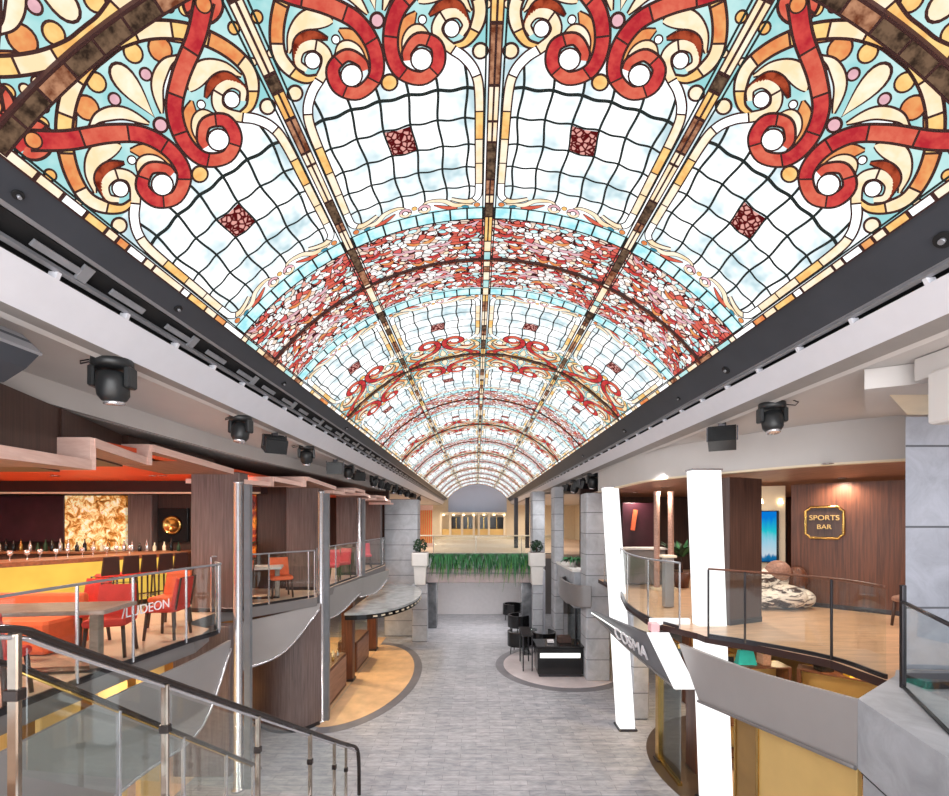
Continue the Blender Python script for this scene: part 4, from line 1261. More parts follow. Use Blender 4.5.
# ------------------------------------------------------------------ bridge, planters, far deck
t = thing('footbridge', 'pale stone footbridge crossing the atrium, lined with ferns', 'bridge', (.1, 18.3, 2.25))
MB().bbox(-1.98, 2.3, 17.95, 20.2, 2.25, 2.82, .03).build('deck_beam', 'bridge_stone', t)
MB().bbox(-1.98, 2.3, 17.90, 17.95, 2.60, 2.66, .008).build('string_course', 'fascia_dark', t)
MB().bbox(-1.9, 2.2, 17.99, 18.02, 2.82, 3.45, .004).build('glass_parapet', 'clear_glass', t)
MB().bbox(-1.9, 2.2, 18.06, 18.32, 2.82, 3.36, .01).build('plant_trough', 'fascia_grey', t)
MB().bbox(-1.9, 2.2, 20.12, 20.16, 2.82, 3.9, .004).build('back_parapet', 'clear_glass', t)
def planter(x, label):
    t = thing('stone_planter', label, 'planter', (x, 17.7, 2.23))
    MB().add([(x - .2, 17.5, 2.23), (x + .2, 17.5, 2.23), (x + .2, 17.9, 2.23), (x - .2, 17.9, 2.23), (x - .24, 17.46, 2.95), (x + .24, 17.46, 2.95), (x + .24, 17.94, 2.95), (x - .24, 17.94, 2.95)],
             [(3, 2, 1, 0), (4, 5, 6, 7), (0, 1, 5, 4), (1, 2, 6, 5), (2, 3, 7, 6), (3, 0, 4, 7)]).build('pedestal', 'white_pot', t)
    MB().bbox(x - .31, x + .31, 17.4, 17.96, 2.95, 3.48, .03).build('box', 'white_pot', t)
    MB().box(x - .27, x + .27, 17.44, 17.92, 3.475, 3.49).build('soil', 'dark_walnut', t)
planter(-2.18, 'white stone planter on a pedestal at the left end of the bridge')
planter(2.38, 'white stone planter on a pedestal at the right end of the bridge')
tag(MB().bbox(-2.5, -1.9, 17.55, 17.9, 0.0, 2.23, .02).build('planter_support', 'pier_stone'), 'pale stone support below the left bridge planter', 'pillar')
tag(MB().bbox(2.22, 2.62, 17.55, 17.9, 0.0, 2.23, .02).build('planter_support', 'pier_stone'), 'pale stone support below the right bridge planter', 'pillar')
rnd = random.Random(7)
def blade_leaf(mb, p, d, L, w, droop, m=0):
    """arching leaf: p base, d horizontal direction"""
    pts = []
    for k in range(6):
        u = k / 5
        pts.append(Vector(p) + Vector((d[0], d[1], 0)) * L * u * (1 - .15 * u) + Vector((0, 0, L * (.75 * u - droop * u * u))))
    sd = Vector((-d[1], d[0], 0))
    vs = []
    for k, q in enumerate(pts):
        ww = w * math.sin(PI * min(.98, .12 + .86 * k / 5))
        vs += [q - sd * ww, q + Vector((0, 0, ww * .35)), q + sd * ww]
    fs = []
    for k in range(5):
        fs += [(3 * k, 3 * k + 1, 3 * k + 4, 3 * k + 3), (3 * k + 1, 3 * k + 2, 3 * k + 5, 3 * k + 4)]
    mb.add(vs, fs, m, True)
def fern(seed, n=46, L=.42, w=.035, droop=1.5, front=0):
    r = random.Random(seed); mb = MB()
    for k in range(n):
        a = r.uniform(0, 2 * PI)
        if front and r.random() < .65: a = r.uniform(PI * 1.1, PI * 1.9)
        blade_leaf(mb, (r.uniform(-.06, .06), r.uniform(-.05, .05), 0), (math.cos(a), math.sin(a)), L * r.uniform(.6, 1.35), w, droop * r.uniform(.7, 1.5), 0 if r.random() < .7 else 1)
    return mb
fA = fern(1, front=1).build('hanging_fern', ['leaf_green', 'leaf_dark'], None, True)
fB = fern(2, 50, .5, .03, 1.9, 1).build('hanging_fern', ['leaf_green', 'leaf_light'], None, True)
proto = [fA, fB]
for i in range(16):
    o = proto[i % 2] if i < 2 else proto[i % 2].copy()
    if i >= 2: COL.objects.link(o)
    o.location = (-1.8 + 3.9 * i / 15 + rnd.uniform(-.05, .05), 18.14, 3.34)
    o.scale = [rnd.uniform(.8, 1.15)] * 3
    tag(o, 'green fern spilling over the front of the bridge', 'plant', 'ferns along the bridge')
def ball_plant(x, y, z, label, r=.28, m='leaf_dark'):
    rr = random.Random(int(abs(x) * 100)); mb = MB()
    for k in range(240):
        u, v = rr.uniform(-1, 1), rr.uniform(0, 2 * PI); s = math.sqrt(1 - u * u)
        n = Vector((s * math.cos(v), s * math.sin(v), u)); c = Vector((0, 0, r * .95)) + n * r * rr.uniform(.75, 1.05)
        a = n.cross(Vector((rr.uniform(-1, 1), rr.uniform(-1, 1), rr.uniform(-1, 1)))).normalized() * .045
        b = n.cross(a).normalized() * .03 + n * .02
        mb.add([c - a, c - b, c + a, c + b], [(0, 1, 2, 3)], 0)
    t = thing('clipped_shrub', label, 'plant', (x, y, z))
    mb.build('foliage', m, t, True)
    MB().cyl((0, 0, 0), (0, 0, r), .03, n=8).build('stem', 'dark_walnut', t, True)
ball_plant(-2.2, 17.68, 3.49, 'dark round clipped shrub in the left bridge planter')
ball_plant(2.38, 17.68, 3.49, 'dark round clipped shrub in the right bridge planter', .24)

# far shop front at the end of the upper deck
t = thing('far_shop_front', 'lit cream shop front with dark windows closing the far end of the atrium', 'shop front', (0, 40.2, 3.0))
MB().box(-3.2, 2.7, 40.2, 40.5, 3.0, 3.35).box(-3.2, 2.7, 40.2, 40.5, 5.2, 5.45).build('wall', 'cream_paint', t)
for x in (-3.15, -2.3, -1.25, -.2, .25, 1.15, 2.55): MB().bbox(x - .1, x + .1, 40.1, 40.5, 3.35, 5.2, .01).build('pillar', 'cream_paint', t)
for a, b in ((-2.2, -1.35), (-1.15, -.3), (.35, 1.05), (1.25, 2.45)):
    f = MB().box(a, b, 40.35, 40.4, 3.95, 5.02).build('window', 'black_gloss', t)
    MB().bbox((a + b) / 2 - .03, (a + b) / 2 + .03, 40.3, 40.35, 3.95, 5.02, .004).build('mullion', 'brass', f)
MB().box(-3.2, 2.7, 40.3, 40.45, 3.35, 3.95).build('sill_wall', 'gold_panel', t)
for k in range(7):
    x = -2.9 + .9 * k
    o = MB().lathe([(.09, 0), (.09, .03), (.05, .08)], (0, 0, 0), 12).build('wall_lamp', 'lamp_warm', None, True)
    o.location = (x, 40.1, 5.16)
    tag(o, 'small warm lamp over the far shop front windows', 'lamp', 'lamps over the far shop front')
t = thing('lit_wall_screen', 'orange lit slatted screen on the far left of the upper deck', 'light panel', (-3.3, 30.0, 3.0))
MB().box(-4.6, -2.95, 30.2, 30.3, 3.2, 5.4).build('panel', 'gold_panel', t)
mb = MB()
for k in range(12): mb.box(-4.55 + .14 * k, -4.5 + .14 * k, 30.12, 30.2, 3.2, 5.4)
mb.build('slats', 'orange_fabric', t)
MB().box(-4.65, -2.9, 30.1, 30.35, 3.0, 3.2).box(-4.65, -2.9, 30.1, 30.35, 5.4, 5.75).build('frame', 'canopy_edge', t)
railing('cream topped railing across the far upper deck', [(-3.6, 23.0), (0, 23.0), (3.9, 23.0)], 3.0, .95, (0, .25, .5, .75, 1), 'cream_paint', .045)
for x in (2.5, 3.2, 3.9):
    tag(MB().bbox(x - .12, x + .12, 28.0, 28.3, 3.0, 6.14, .01).build('dark_post', 'dark_steel'), 'dark upright post on the far right of the upper deck', 'post', 'dark posts on the far right')

# stone parapet and window recess on the right between piers
t = thing('stone_parapet', 'grey stone parapet with pale sill between the right stone piers', 'parapet', (3.2, 15.6, 2.0))
MB().bbox(3.05, 3.35, 14.02, 16.88, 2.0, 3.12, .02).build('wall', 'ledge_stone', t)
MB().bbox(3.0, 3.42, 14.02, 16.88, 3.12, 3.2, .01).build('sill', 'white_pot', t)
t = thing('wood_clad_wall', 'brown slatted wood wall behind the plant on the right stone parapet', 'wall panel', (4.2, 15.3, 3.0))
MB().bbox(3.9, 4.05, 14.1, 15.85, 3.0, 5.6, .01).build('cladding', 'walnut', t)
t = thing('potted_plant', 'bushy green plant in a pot on the right stone parapet', 'plant', (3.21, 15.0, 3.2))
MB().lathe([(.09, 0), (.13, .2), (.14, .22), (.11, .22)], (0, 0, 0), 14).build('pot', 'white_pot', t, True)
fern(5, 60, .38, .04, .7).build('foliage', ['leaf_green', 'leaf_dark'], t, True).location = (0, 0, .2)
t = thing('small_balcony', 'small rounded grey balcony jutting out between the right piers', 'balcony', (3.0, 13.6, 2.2))
MB().vwall([(3.3, 12.9), (2.95, 13.1), (2.75, 13.8), (2.75, 14.8), (3.0, 15.3)], 2.25, 2.85, .08, 0, (1, 0, 0), 6).build('front', 'fascia_dark', t)
MB().prism([(3.3, 12.95), (2.98, 13.15), (2.78, 13.8), (2.78, 14.8), (3.02, 15.3), (3.3, 15.3)], 2.2, 2.28).build('floor', 'fascia_dark', t)
t = thing('shop_door', 'dark double door of the lower deck with pale frame right of the bridge', 'door', (2.7, 18.6, 0))
MB().bbox(2.66, 2.72, 18.0, 19.3, .02, 2.2, .005).build('door', 'black_gloss', t)
MB().bbox(2.62, 2.76, 17.88, 18.0, 0, 2.75, .01).bbox(2.62, 2.76, 19.3, 19.42, 0, 2.75, .01).bbox(2.62, 2.76, 18.0, 19.3, 2.2, 2.75, .01).build('frame', 'white_paint', t)
t = thing('shop_window', 'gold lit shop window behind the black kiosk', 'shop window', (3.6, 15.6, 0))
MB().box(3.42, 3.46, 14.2, 16.8, .1, 2.4).build('pane', 'smoked_glass', t)
MB().box(3.4, 3.48, 14.1, 16.85, 0, .1).box(3.4, 3.48, 14.1, 16.85, 2.4, 2.5).box(3.4, 3.48, 15.4, 15.5, .1, 2.4).build('frame', 'dark_steel', t)
tag(MB().bbox(4.6, 4.7, 14.0, 17.0, 0, 2.7, .01).build('gold_panel', 'gold_panel'), 'gold back panel inside the shop window behind the kiosk', 'wall panel')

# kiosk on the pale round inlay
t = thing('kiosk_desk', 'black kiosk desk with a lit white strip on the pale round floor', 'desk', (2.7, 13.9, .012))
MB().bbox(1.86, 3.24, 13.55, 14.35, .10, .90, .02).build('body', 'black_gloss', t)
MB().bbox(1.82, 3.28, 13.5, 14.4, .90, .95, .012).build('worktop', 'black_gloss', t)
MB().bbox(1.93, 3.14, 13.53, 13.56, .60, .74, .006).build('light_strip', 'glow_strip', t)
MB().bbox(1.9, 3.2, 13.6, 14.3, .012, .10, .01).build('plinth', 'dark_steel', t)
MB().bbox(2.55, 2.95, 13.9, 14.25, .95, 1.12, .01).build('raised_top', 'dark_walnut', t)
t = thing('card_terminal', 'small grey terminal on top of the black kiosk desk', 'terminal', (2.3, 13.9, .95))
MB().obox((0, 0, .06), (.2, .14, .02), 0, 0, rad(30)).build('screen', 'light_wall', t, True)
MB().bbox(-.08, .08, -.05, .06, 0, .05, .005).build('base', 'dark_steel', t, True)
t = thing('display_stand', 'tall narrow glass display stand at the left end of the black kiosk', 'display case', (1.62, 14.6, .012))
for dx in (-.14, .14):
    for dy in (-.5, .5): MB().bbox(1.62 + dx - .02, 1.62 + dx + .02, 14.6 + dy - .02, 14.6 + dy + .02, .012, 1.1, .004).build('leg', 'dark_steel', t)
MB().bbox(1.44, 1.8, 14.05, 15.15, 1.1, 1.16, .008).build('top', 'black_gloss', t)
MB().bbox(1.5, 1.74, 14.12, 15.08, .5, .52, .004).build('shelf', 'smoked_glass', t)
MB().box(1.47, 1.482, 14.1, 15.1, .05, 1.08).build('side_glass', 'clear_glass', t)

def tub_chair(mf, label, loc, rz):
    t = thing('tub_chair', label, 'armchair', loc, rz)
    MB().bbox(-.3, .3, -.3, .28, .30, .44, .05).build('seat', mf, t, True)
    mb = MB(); mb.vwall([(-.32, -.26), (-.34, .1), (-.2, .32), (0, .36), (.2, .32), (.34, .1), (.32, -.26)], .28, .78, .07, 0, None, 5); mb.build('backrest', mf, t, True)
    for a in (-1, 1):
        for b in (-1, 1): MB().cyl((a * .26, b * .24, 0), (a * .24, b * .22, .3), .018, n=8).build('leg', 'dark_steel', t, True)
    return t
tc = tub_chair('black_gloss', 'black tub chair right behind the tall glass stand by the kiosk', (1.55, 16.1, .012), rad(160))
c = copy_tree(tc); c.location = (2.4, 16.0, .012); c.rotation_euler = (0, 0, rad(200)); c['label'] = 'black tub chair behind the kiosk desk, close to the shop window'
c = copy_tree(tc); c.location = (1.78, 18.9, 0); c.rotation_euler = (0, 0, rad(120)); c['label'] = 'black tub chair standing farthest back, under the bridge'
c = copy_tree(tc); c.location = (1.72, 21.4, 0); c.rotation_euler = (0, 0, rad(60)); c['label'] = 'black tub chair beyond the bridge near the white wall'
t = thing('cafe_table', 'small round table between the black tub chairs behind the kiosk', 'table', (2.0, 16.9, 0))
MB().lathe([(.3, .62), (.3, .65)], (0, 0, 0), 20).build('table_top', 'smoked_glass', t, True)
MB().lathe([(.2, 0), (.2, .02), (.03, .04), (.03, .62)], (0, 0, 0), 14).build('pedestal', 'dark_steel', t, True)

# ------------------------------------------------------------------ moving head lights and loudspeaker on the soffits
def moving_head(label, loc, rz, tilt, s=1.0, group=None, lod=0):
    t = thing('moving_head_light', label, 'stage light', loc, rz, group)
    n = 20 if not lod else 12
    MB().lathe([(.11 * s, 0), (.14 * s, -.01 * s), (.145 * s, -.07 * s), (.12 * s, -.085 * s)][::-1], (0, 0, 0), n).build('base', 'black_plastic', t, True)
    if not lod:
        MB().tube([(-.15 * s, 0, -.03 * s), (-.24 * s, .02, -.05 * s), (-.26 * s, .05, -.02 * s), (-.2 * s, .06, .0)], .007, 6).build('safety_cable', 'dark_steel', t, True)
    for a in (-1, 1):
        MB().bbox(a * .13 * s - .025 * s, a * .13 * s + .025 * s, -.06 * s, .06 * s, -.24 * s, -.07 * s, .012 * s).build('yoke_arm', 'black_plastic', t, True)
    M = Matrix.Rotation(tilt, 4, 'X')
    h = MB().lathe([(.05 * s, .10 * s), (.10 * s, .08 * s), (.115 * s, 0), (.11 * s, -.10 * s), (.085 * s, -.14 * s), (.05 * s, -.16 * s)], (0, 0, -.20 * s), n, 0, M).build('lamp_head', 'black_plastic', t, True)
    MB().lathe([(.07 * s, -.135 * s), (.075 * s, -.17 * s), (.06 * s, -.175 * s)], (0, 0, -.20 * s), n, 0, M).build('lens_ring', 'chrome', h, True)
    return t
def box_light(label, loc, rz, tilt, s=1.0, group=None):
    t = thing('flood_light', label, 'stage light', loc, rz, group)
    MB().bbox(-.04 * s, .04 * s, -.03 * s, .03 * s, -.08 * s, 0, .008 * s).build('clamp', 'dark_steel', t, True)
    for a in (-1, 1): MB().obox((a * .15 * s, 0, -.14 * s), (.015 * s, .05 * s, .16 * s)).build('bracket', 'dark_steel', t, True)
    h = MB().obox((0, 0, -.19 * s), (.28 * s, .24 * s, .19 * s), 0, 0, tilt).build('housing', 'black_plastic', t, True)
    mb = MB()
    for k in range(5): mb.obox(Matrix.Rotation(tilt, 3, 'X') @ Vector((0, -.08 * s + .04 * k * s, .1 * s)) + Vector((0, 0, -.19 * s)), (.26 * s, .012 * s, .03 * s), 0, 0, tilt)
    mb.build('cooling_fins', 'black_plastic', h, True)
    return t
HZ = 6.168
moving_head('black moving stage light, nearest on the left soffit', (-3.19, 3.95, HZ), rad(10), rad(8), 1.08)
moving_head('second black moving stage light along the left soffit, smaller in view', (-3.19, 6.1, HZ), rad(-8), rad(-10), 1.0)
box_light('boxy black stage light between two moving heads on the left soffit', (-3.2, 7.15, HZ), rad(40), rad(25), 1.15)
moving_head('third black moving stage light along the left soffit', (-3.22, 8.55, HZ), rad(20), rad(25), 1.0)
box_light('wide boxy black stage light halfway down the left soffit', (-3.22, 10.3, HZ), rad(10), rad(10), 1.25)
for i, (y, f) in enumerate(((11.4, 0), (12.4, 1), (14.3, 0), (15.4, 0), (16.6, 1), (17.8, 0), (19.2, 0), (21.0, 0), (23.0, 1), (25.5, 0))):
    if f: o = box_light('small black stage light far down the left soffit', (-3.24, y, HZ), rad(20 + i * 17), rad(15), 1.1, 'far stage lights on the left soffit')
    else: o = moving_head('small black stage light far down the left soffit', (-3.24, y, HZ), rad(i * 31), rad(14), 1.0, 'far stage lights on the left soffit', 1)
HR = 6.148
box_light('boxy black stage light on the right soffit, farther of the near pair', (3.50, 6.4, HR), rad(-30), rad(-20), 1.25)
moving_head('black moving stage light on the right soffit, nearer of the pair', (3.52, 5.35, HR), rad(170), rad(12), 1.0)
for i, y in enumerate((13.5, 14.6, 15.7, 17.0, 18.9)):
    (box_light if i % 2 else moving_head)('small black stage light far down the right soffit', (3.5 - .02 * i, y, HR), rad(40 * i), rad(18), 1.25, 'far stage lights on the right soffit')
t = thing('loudspeaker', 'large dark curved loudspeaker hanging at the left edge under the soffit', 'speaker', (-3.3, 2.98, HZ))
prof = [(-.42, -.10), (.12, -.14), (.20, -.24), (.10, -.34), (-.06, -.44), (-.42, -.47)]
mb = MB(); mb.extr([(x, z) for x, z in prof], -.2, .22); mb.build('cabinet', 'charcoal_metal', t, True)
MB().extr([(-.42, -.06), (.06, -.09), (.215, -.235), (.20, -.25), (.12, -.145), (-.42, -.10)], -.21, .23).build('top_shell', 'truss_grey', t, True)
MB().tube([(-.1, 0, -.08), (-.1, 0, 0)], .018, 8).tube([(-.3, 0, -.08), (-.3, 0, 0)], .018, 8).build('hanger', 'dark_steel', t, True)

# downlight fittings
for i, (x, y, z) in enumerate(DOWNLIGHTS):
    up = {5.65: 'upper', 5.545: 'right'}.get(z, 'lower')
    g = {5.65: 'downlights over the left upper deck', 5.545: 'downlights over the right upper deck', 6.08: 'downlights over the far upper deck'}.get(z, 'downlights of the lower deck')
    l = {5.65: 'small round downlight in the ceiling of the left upper deck', 5.545: 'small round downlight in the ceiling of the right upper deck', 6.08: 'small round downlight over the far upper deck'}.get(z, 'small round downlight in the lower deck ceiling')
    o = MB().lathe([(.075, 0), (.075, .008), (.06, .012), (.055, .0)], (0, 0, 0), 18).build('downlight', 'chrome', None, True)
    o.location = (x, y, z)
    tag(o, l, 'downlight', g)
tag(MB().box(-9, -3.2, 23, 41, 6.085, 6.1).box(3.45, 9, 23, 41, 6.085, 6.1).build('ceiling_far', 'soffit_paint'), kind='structure')

# ------------------------------------------------------------------ bar on the left upper deck
B0, B1 = Vector((-9.0, 5.4, 3.0)), Vector((-6.55, 10.1, 3.0))
bd = (B1 - B0).normalized(); bn = Vector((bd.y, -bd.x, 0))       # bn points to the atrium
t = thing('bar_counter', 'long bar counter with glowing yellow front and brown wood top', 'bar counter', (B0.x, B0.y, 3.0))
def q(a, u, z): return B0 + bd * a + bn * u + Vector((0, 0, z))
LEN = (B1 - B0).length
def ob(mb, a0, a1, u0, u1, z0, z1, m=0):
    vs = [q(a0, u0, z0), q(a1, u0, z0), q(a1, u1, z0), q(a0, u1, z0), q(a0, u0, z1), q(a1, u0, z1), q(a1, u1, z1), q(a0, u1, z1)]
    return mb.add(vs, [(0, 3, 2, 1), (4, 5, 6, 7), (0, 1, 5, 4), (1, 2, 6, 5), (2, 3, 7, 6), (3, 0, 4, 7)], m)
ob(MB(), 0, LEN, -.75, .12, .96, 1.04).build('counter_top', 'bar_top_wood', t)
ob(MB(), .03, LEN - .03, -.03, 0, .10, .96).build('light_front', 'glow_yellow', t)
ob(MB(), .03, LEN - .03, -.6, -.03, .0, .96).build('carcass', 'dark_walnut', t)
ob(MB(), .03, LEN - .03, -.05, .02, 0, .10).build('kick_plate', 'dark_steel', t)
MB().tube([q(.1, .14, .24), q(LEN - .1, .14, .24)], .02, 8).build('foot_rail', 'brass', t)
def bar_stool(label, loc, rz):
    t = thing('bar_stool', label, 'bar stool', loc, rz, 'stools along the bar')
    MB().bbox(-.14, .14, -.16, .16, .66, .74, .03).build('seat', 'red_fabric', t, True)
    MB().slab([(-.12, -.19, 1.06), (.12, -.19, 1.06)], [(-.145, -.16, .72), (.145, -.16, .72)], .04, 0, False).build('backrest', 'dark_beam', t, True)
    for a in (-1, 1):
        for b in (-1, 1): MB().cyl((a * .13, b * .15, 0), (a * .11, b * .12, .67), .016, n=8).build('leg', 'dark_walnut', t, True)
    MB().tube([(-.12, -.14, .25), (.12, -.14, .25), (.12, .14, .25), (-.12, .14, .25)], .009, 6, closed=True).build('footrest', 'chrome', t, True)
    return t
st = None
pos = [q(a, .42, 0) for a in (3.66, 3.99, 4.30, 4.61, 4.91)]
rz_ = math.atan2(bn.y, bn.x) + PI / 2
names = ['leftmost of the five dark backed red stools at the bar', 'second dark backed red stool from the left at the bar', 'middle one of the five dark backed red stools at the bar',
         'second dark backed red stool from the right at the bar', 'rightmost of the five dark backed red stools at the bar']
for p, nm in zip(pos, names):
    if st is None: st = o = bar_stool(nm, p, rz_)
    else: o = copy_tree(st); o.location = p; o['label'] = nm
# back bar
t = thing('back_bar', 'dark back bar cabinet behind the counter', 'cabinet', (-10.0, 10.6, 3.0))
MB().bbox(-12.2, -6.9, 10.7, 11.2, 3.0, 3.95, .02).build('cabinet', 'dark_walnut', t)
MB().bbox(-12.2, -6.9, 10.62, 11.2, 3.95, 4.0, .01).build('top', 'bar_top_wood', t)
tag(MB().bbox(-12.3, -10.35, 11.3, 11.36, 4.2, 5.35, .01).build('wall_screen', 'dark_purple_wall'), 'large dark purple wall screen behind the bar', 'screen')
tag(MB().bbox(-10.3, -8.78, 11.26, 11.36, 4.0, 5.36, .01).build('mosaic_panel', 'backlit_gold_mosaic'), 'glowing gold and amber mosaic panel behind the bar', 'wall panel')
tag(MB().bbox(-8.72, -8.12, 11.25, 11.5, 3.0, 5.4, .02).build('wall_pillar', 'grey_wood'), 'grey brown pilaster right of the gold mosaic', 'pillar')
t = thing('round_speaker_panel', 'dark square wall unit with round ring right of the mosaic', 'wall speaker', (-7.3, 11.25, 4.2))
MB().bbox(-8.05, -7.3, 11.38, 11.49, 4.2, 5.05, .01).build('panel', 'black_gloss', t)
Mx = Matrix.Rotation(PI / 2, 4, 'X')
MB().lathe([(.24, 0), (.24, .04), (.19, .05), (.16, .01)], (-7.68, 11.38, 4.62), 24, 0, Mx).build('ring', 'brass', t)
struct('wall_bar_back', MB().box(-12.5, -4.7, 11.5, 11.6, 3.0, 5.7), 'dark_walnut')
tag(MB().box(-12.5, -5.0, 10.45, 10.8, 5.36, 5.66).build('ceiling_beam', 'dark_beam'), kind='structure')
tag(MB().box(-12.5, -5.0, 10.42, 10.45, 5.36, 5.40).build('ceiling_cove', 'cream_paint'), kind='structure')
rnd = random.Random(21)
for i in range(26):
    x = -11.9 + i * .19 + rnd.uniform(-.03, .03)
    h = rnd.uniform(.2, .32)
    o = MB().lathe([(.035, 0), (.038, .01), (.038, h * .55), (.013, h * .75), (.013, h)], (0, 0, 0), 10).build('bottle', rnd.choice(['black_gloss', 'brass', 'leaf_dark', 'chrome', 'cream_paint']), None, True)
    o.location = (x, 10.85, 4.0)
    tag(o, 'bottle standing on the back bar', 'bottle', 'bottles on the back bar')
def glassware(loc, i):
    o = MB().lathe([(.03, 0), (.005, .01), (.005, .07), (.035, .1), (.04, .17)], (0, 0, 0), 12).build('wine_glass', 'chrome', None, True)
    o.location = loc
    return tag(o, 'stemmed glass standing on the bar counter', 'glass', 'glasses on the bar counter')
for i in range(10): glassware(q(2.6 + .2 * i, -.45 + .08 * (i % 2), 1.04), i)

# tables, chairs and banquette by the near rail
def dining_chair(fabric, label, loc, rz, dark='dark_walnut', group=None):
    t = thing('dining_chair', label, 'chair', loc, rz, group)
    MB().bbox(-.23, .23, -.22, .22, .40, .49, .025).build('seat', fabric, t, True)
    MB().slab([(-.2, -.27, .88), (.2, -.27, .88)], [(-.22, -.2, .47), (.22, -.2, .47)], .045, 0, False).build('backrest', fabric, t, True)
    for a in (-1, 1):
        for b in (-1, 1): MB().cyl((a * .22, b * .21, 0), (a * .19, b * .18, .41), .02, .024, 8).build('leg', dark, t, True)
    MB().tube([(-.2, -.22, .44), (-.2, -.295, .9), (.2, -.295, .9), (.2, -.22, .44)], .014, 6).build('back_frame', dark, t, True)
    return t
def dining_table(label, loc, rz, L, W, H=.75, m='table_wood'):
    t = thing('dining_table', label, 'table', loc, rz)
    MB().bbox(-L / 2, L / 2, -W / 2, W / 2, H - .05, H, .012).build('table_top', m, t, True)
    for a in (-1, 1): MB().bbox(a * L * .36 - .05, a * L * .36 + .05, -.05, .05, .03, H - .05, .008).build('leg', 'table_wood', t, True)
    MB().bbox(-L * .42, L * .42, -.09, .09, 0, .03, .006).build('base_bar', 'dark_steel', t, True)
    return t
dining_table('long grey brown wood table behind the near left railing', (-5.1, 5.15, 3.0), rad(8), 1.9, .62)
c1 = dining_chair('red_fabric', 'red dining chair with dark legs at the right end of the long table', (-4.75, 5.85, 3.0), rad(200))
c = copy_tree(c1); c.location = (-4.62, 6.75, 3.0); c.rotation_euler = (0, 0, rad(95)); c['label'] = 'red dining chair close to the curved end of the near railing'
c = copy_tree(c1); c.location = (-5.6, 6.4, 3.0); c.rotation_euler = (0, 0, rad(170)); c['label'] = 'red dining chair between the long table and the bar stools'
c = copy_tree(c1); c.location = (-4.65, 4.3, 3.0); c.rotation_euler = (0, 0, rad(20)); c['label'] = 'red dining chair on the near side of the long table'
dining_chair('orange_fabric', 'orange backed chair with its back to the near railing', (-5.1, 7.5, 3.0), rad(180))
t = thing('banquette', 'low orange banquette bench behind the long table at the left edge', 'bench', (-6.7, 5.6, 3.0))
MB().bbox(-8.0, -5.5, 5.75, 6.35, 3.02, 3.44, .04).build('seat', 'orange_fabric', t)
MB().bbox(-8.0, -5.5, 6.28, 6.42, 3.02, 3.72, .03).build('backrest', 'orange_fabric', t)
# seats in the further bays
o1 = dining_chair('orange_fabric', 'orange chair near the left end of the second balcony', (-5.1, 9.6, 3.0), rad(140))
c = copy_tree(o1); c.location = (-4.45, 10.25, 3.0); c.rotation_euler = (0, 0, rad(215)); c['label'] = 'orange chair near the right end of the second balcony'
c = copy_tree(o1); c.location = (-5.5, 10.5, 3.0); c.rotation_euler = (0, 0, rad(30)); c['label'] = 'orange chair set back from the second balcony rail'
dining_table('small pale table between the orange chairs on the second balcony', (-4.75, 10.05, 3.0), rad(20), .8, .7, .72, 'white_pot')
p1_ = dining_chair('pink_fabric', 'pink red chair at the near end of the third balcony', (-4.2, 11.9, 3.0), rad(170))
for x, y, a, l in ((-4.15, 12.9, 190, 'pink red chair in the middle of the third balcony'), (-4.1, 13.6, 150, 'pink red chair at the far end of the third balcony'),
                   (-4.2, 15.3, 170, 'pink red chair at the near end of the fourth balcony'), (-4.1, 16.6, 200, 'pink red chair at the far end of the fourth balcony')):
    c = copy_tree(p1_); c.location = (x, y, 3.0); c.rotation_euler = (0, 0, rad(a)); c['label'] = l
tag(MB().bbox(-6.4, -5.6, 11.42, 11.49, 3.8, 5.4, .01).build('lit_picture', 'lit_artwork'), 'glowing red and amber artwork seen above the second balcony', 'picture')
t = thing('potted_palm', 'dark spiky plant above the orange chairs of the second balcony', 'plant', (-5.75, 10.75, 3.0))
MB().lathe([(.14, 0), (.2, .45), (.18, .45)], (0, 0, 0), 16).build('pot', 'black_gloss', t, True)
fern(9, 60, .5, .04, .2).build('foliage', ['leaf_dark', 'leaf_dark'], t, True).location = (0, 0, .9)
MB().cyl((0, 0, .4), (0, 0, .95), .035, n=8).build('stem', 'dark_walnut', t, True)

# ------------------------------------------------------------------ right upper deck interior
def wall_line(name, x0, y0, x1, y1, z0, z1, th, m, label, extra=None):
    t = thing(name, label, 'wall panel', ((x0 + x1) / 2, (y0 + y1) / 2, z0))
    d = Vector((x1 - x0, y1 - y0, 0)).normalized(); n = Vector((-d.y, d.x, 0))
    if n.y < 0: n = -n
    MB().slab([(x0, y0, z1), (x1, y1, z1)], [(x0, y0, z0), (x1, y1, z0)], th, 0, False, n).build('cladding', m, t)
    MB().slab([(x0 - n.x * .01, y0 - n.y * .01, z0 + .09), (x1 - n.x * .01, y1 - n.y * .01, z0 + .09)], [(x0 - n.x * .01, y0 - n.y * .01, z0), (x1 - n.x * .01, y1 - n.y * .01, z0)], .02, 0, False, n).build('skirting', 'dark_steel', t)
    return t
wall_line('wood_clad_wall', 6.55, 9.35, 8.6, 7.35, 3.0, 5.48, .12, 'walnut', 'warm walnut wall carrying the round cornered gold sign')
wall_line('wood_clad_wall', 4.2, 7.45, 4.92, 7.75, 3.0, 5.46, .2, 'dark_walnut', 'dark walnut wall panel just right of the wide glowing column')
wall_line('cream_wall', 5.7, 9.9, 6.6, 9.6, 3.0, 5.48, .12, 'cream_paint', 'narrow cream wall behind the blue screen')
wd = Vector((2.05, -2.0, 0)).normalized(); wn = Vector((-wd.y, wd.x, 0)) * 1
if wn.y > 0: wn = -wn
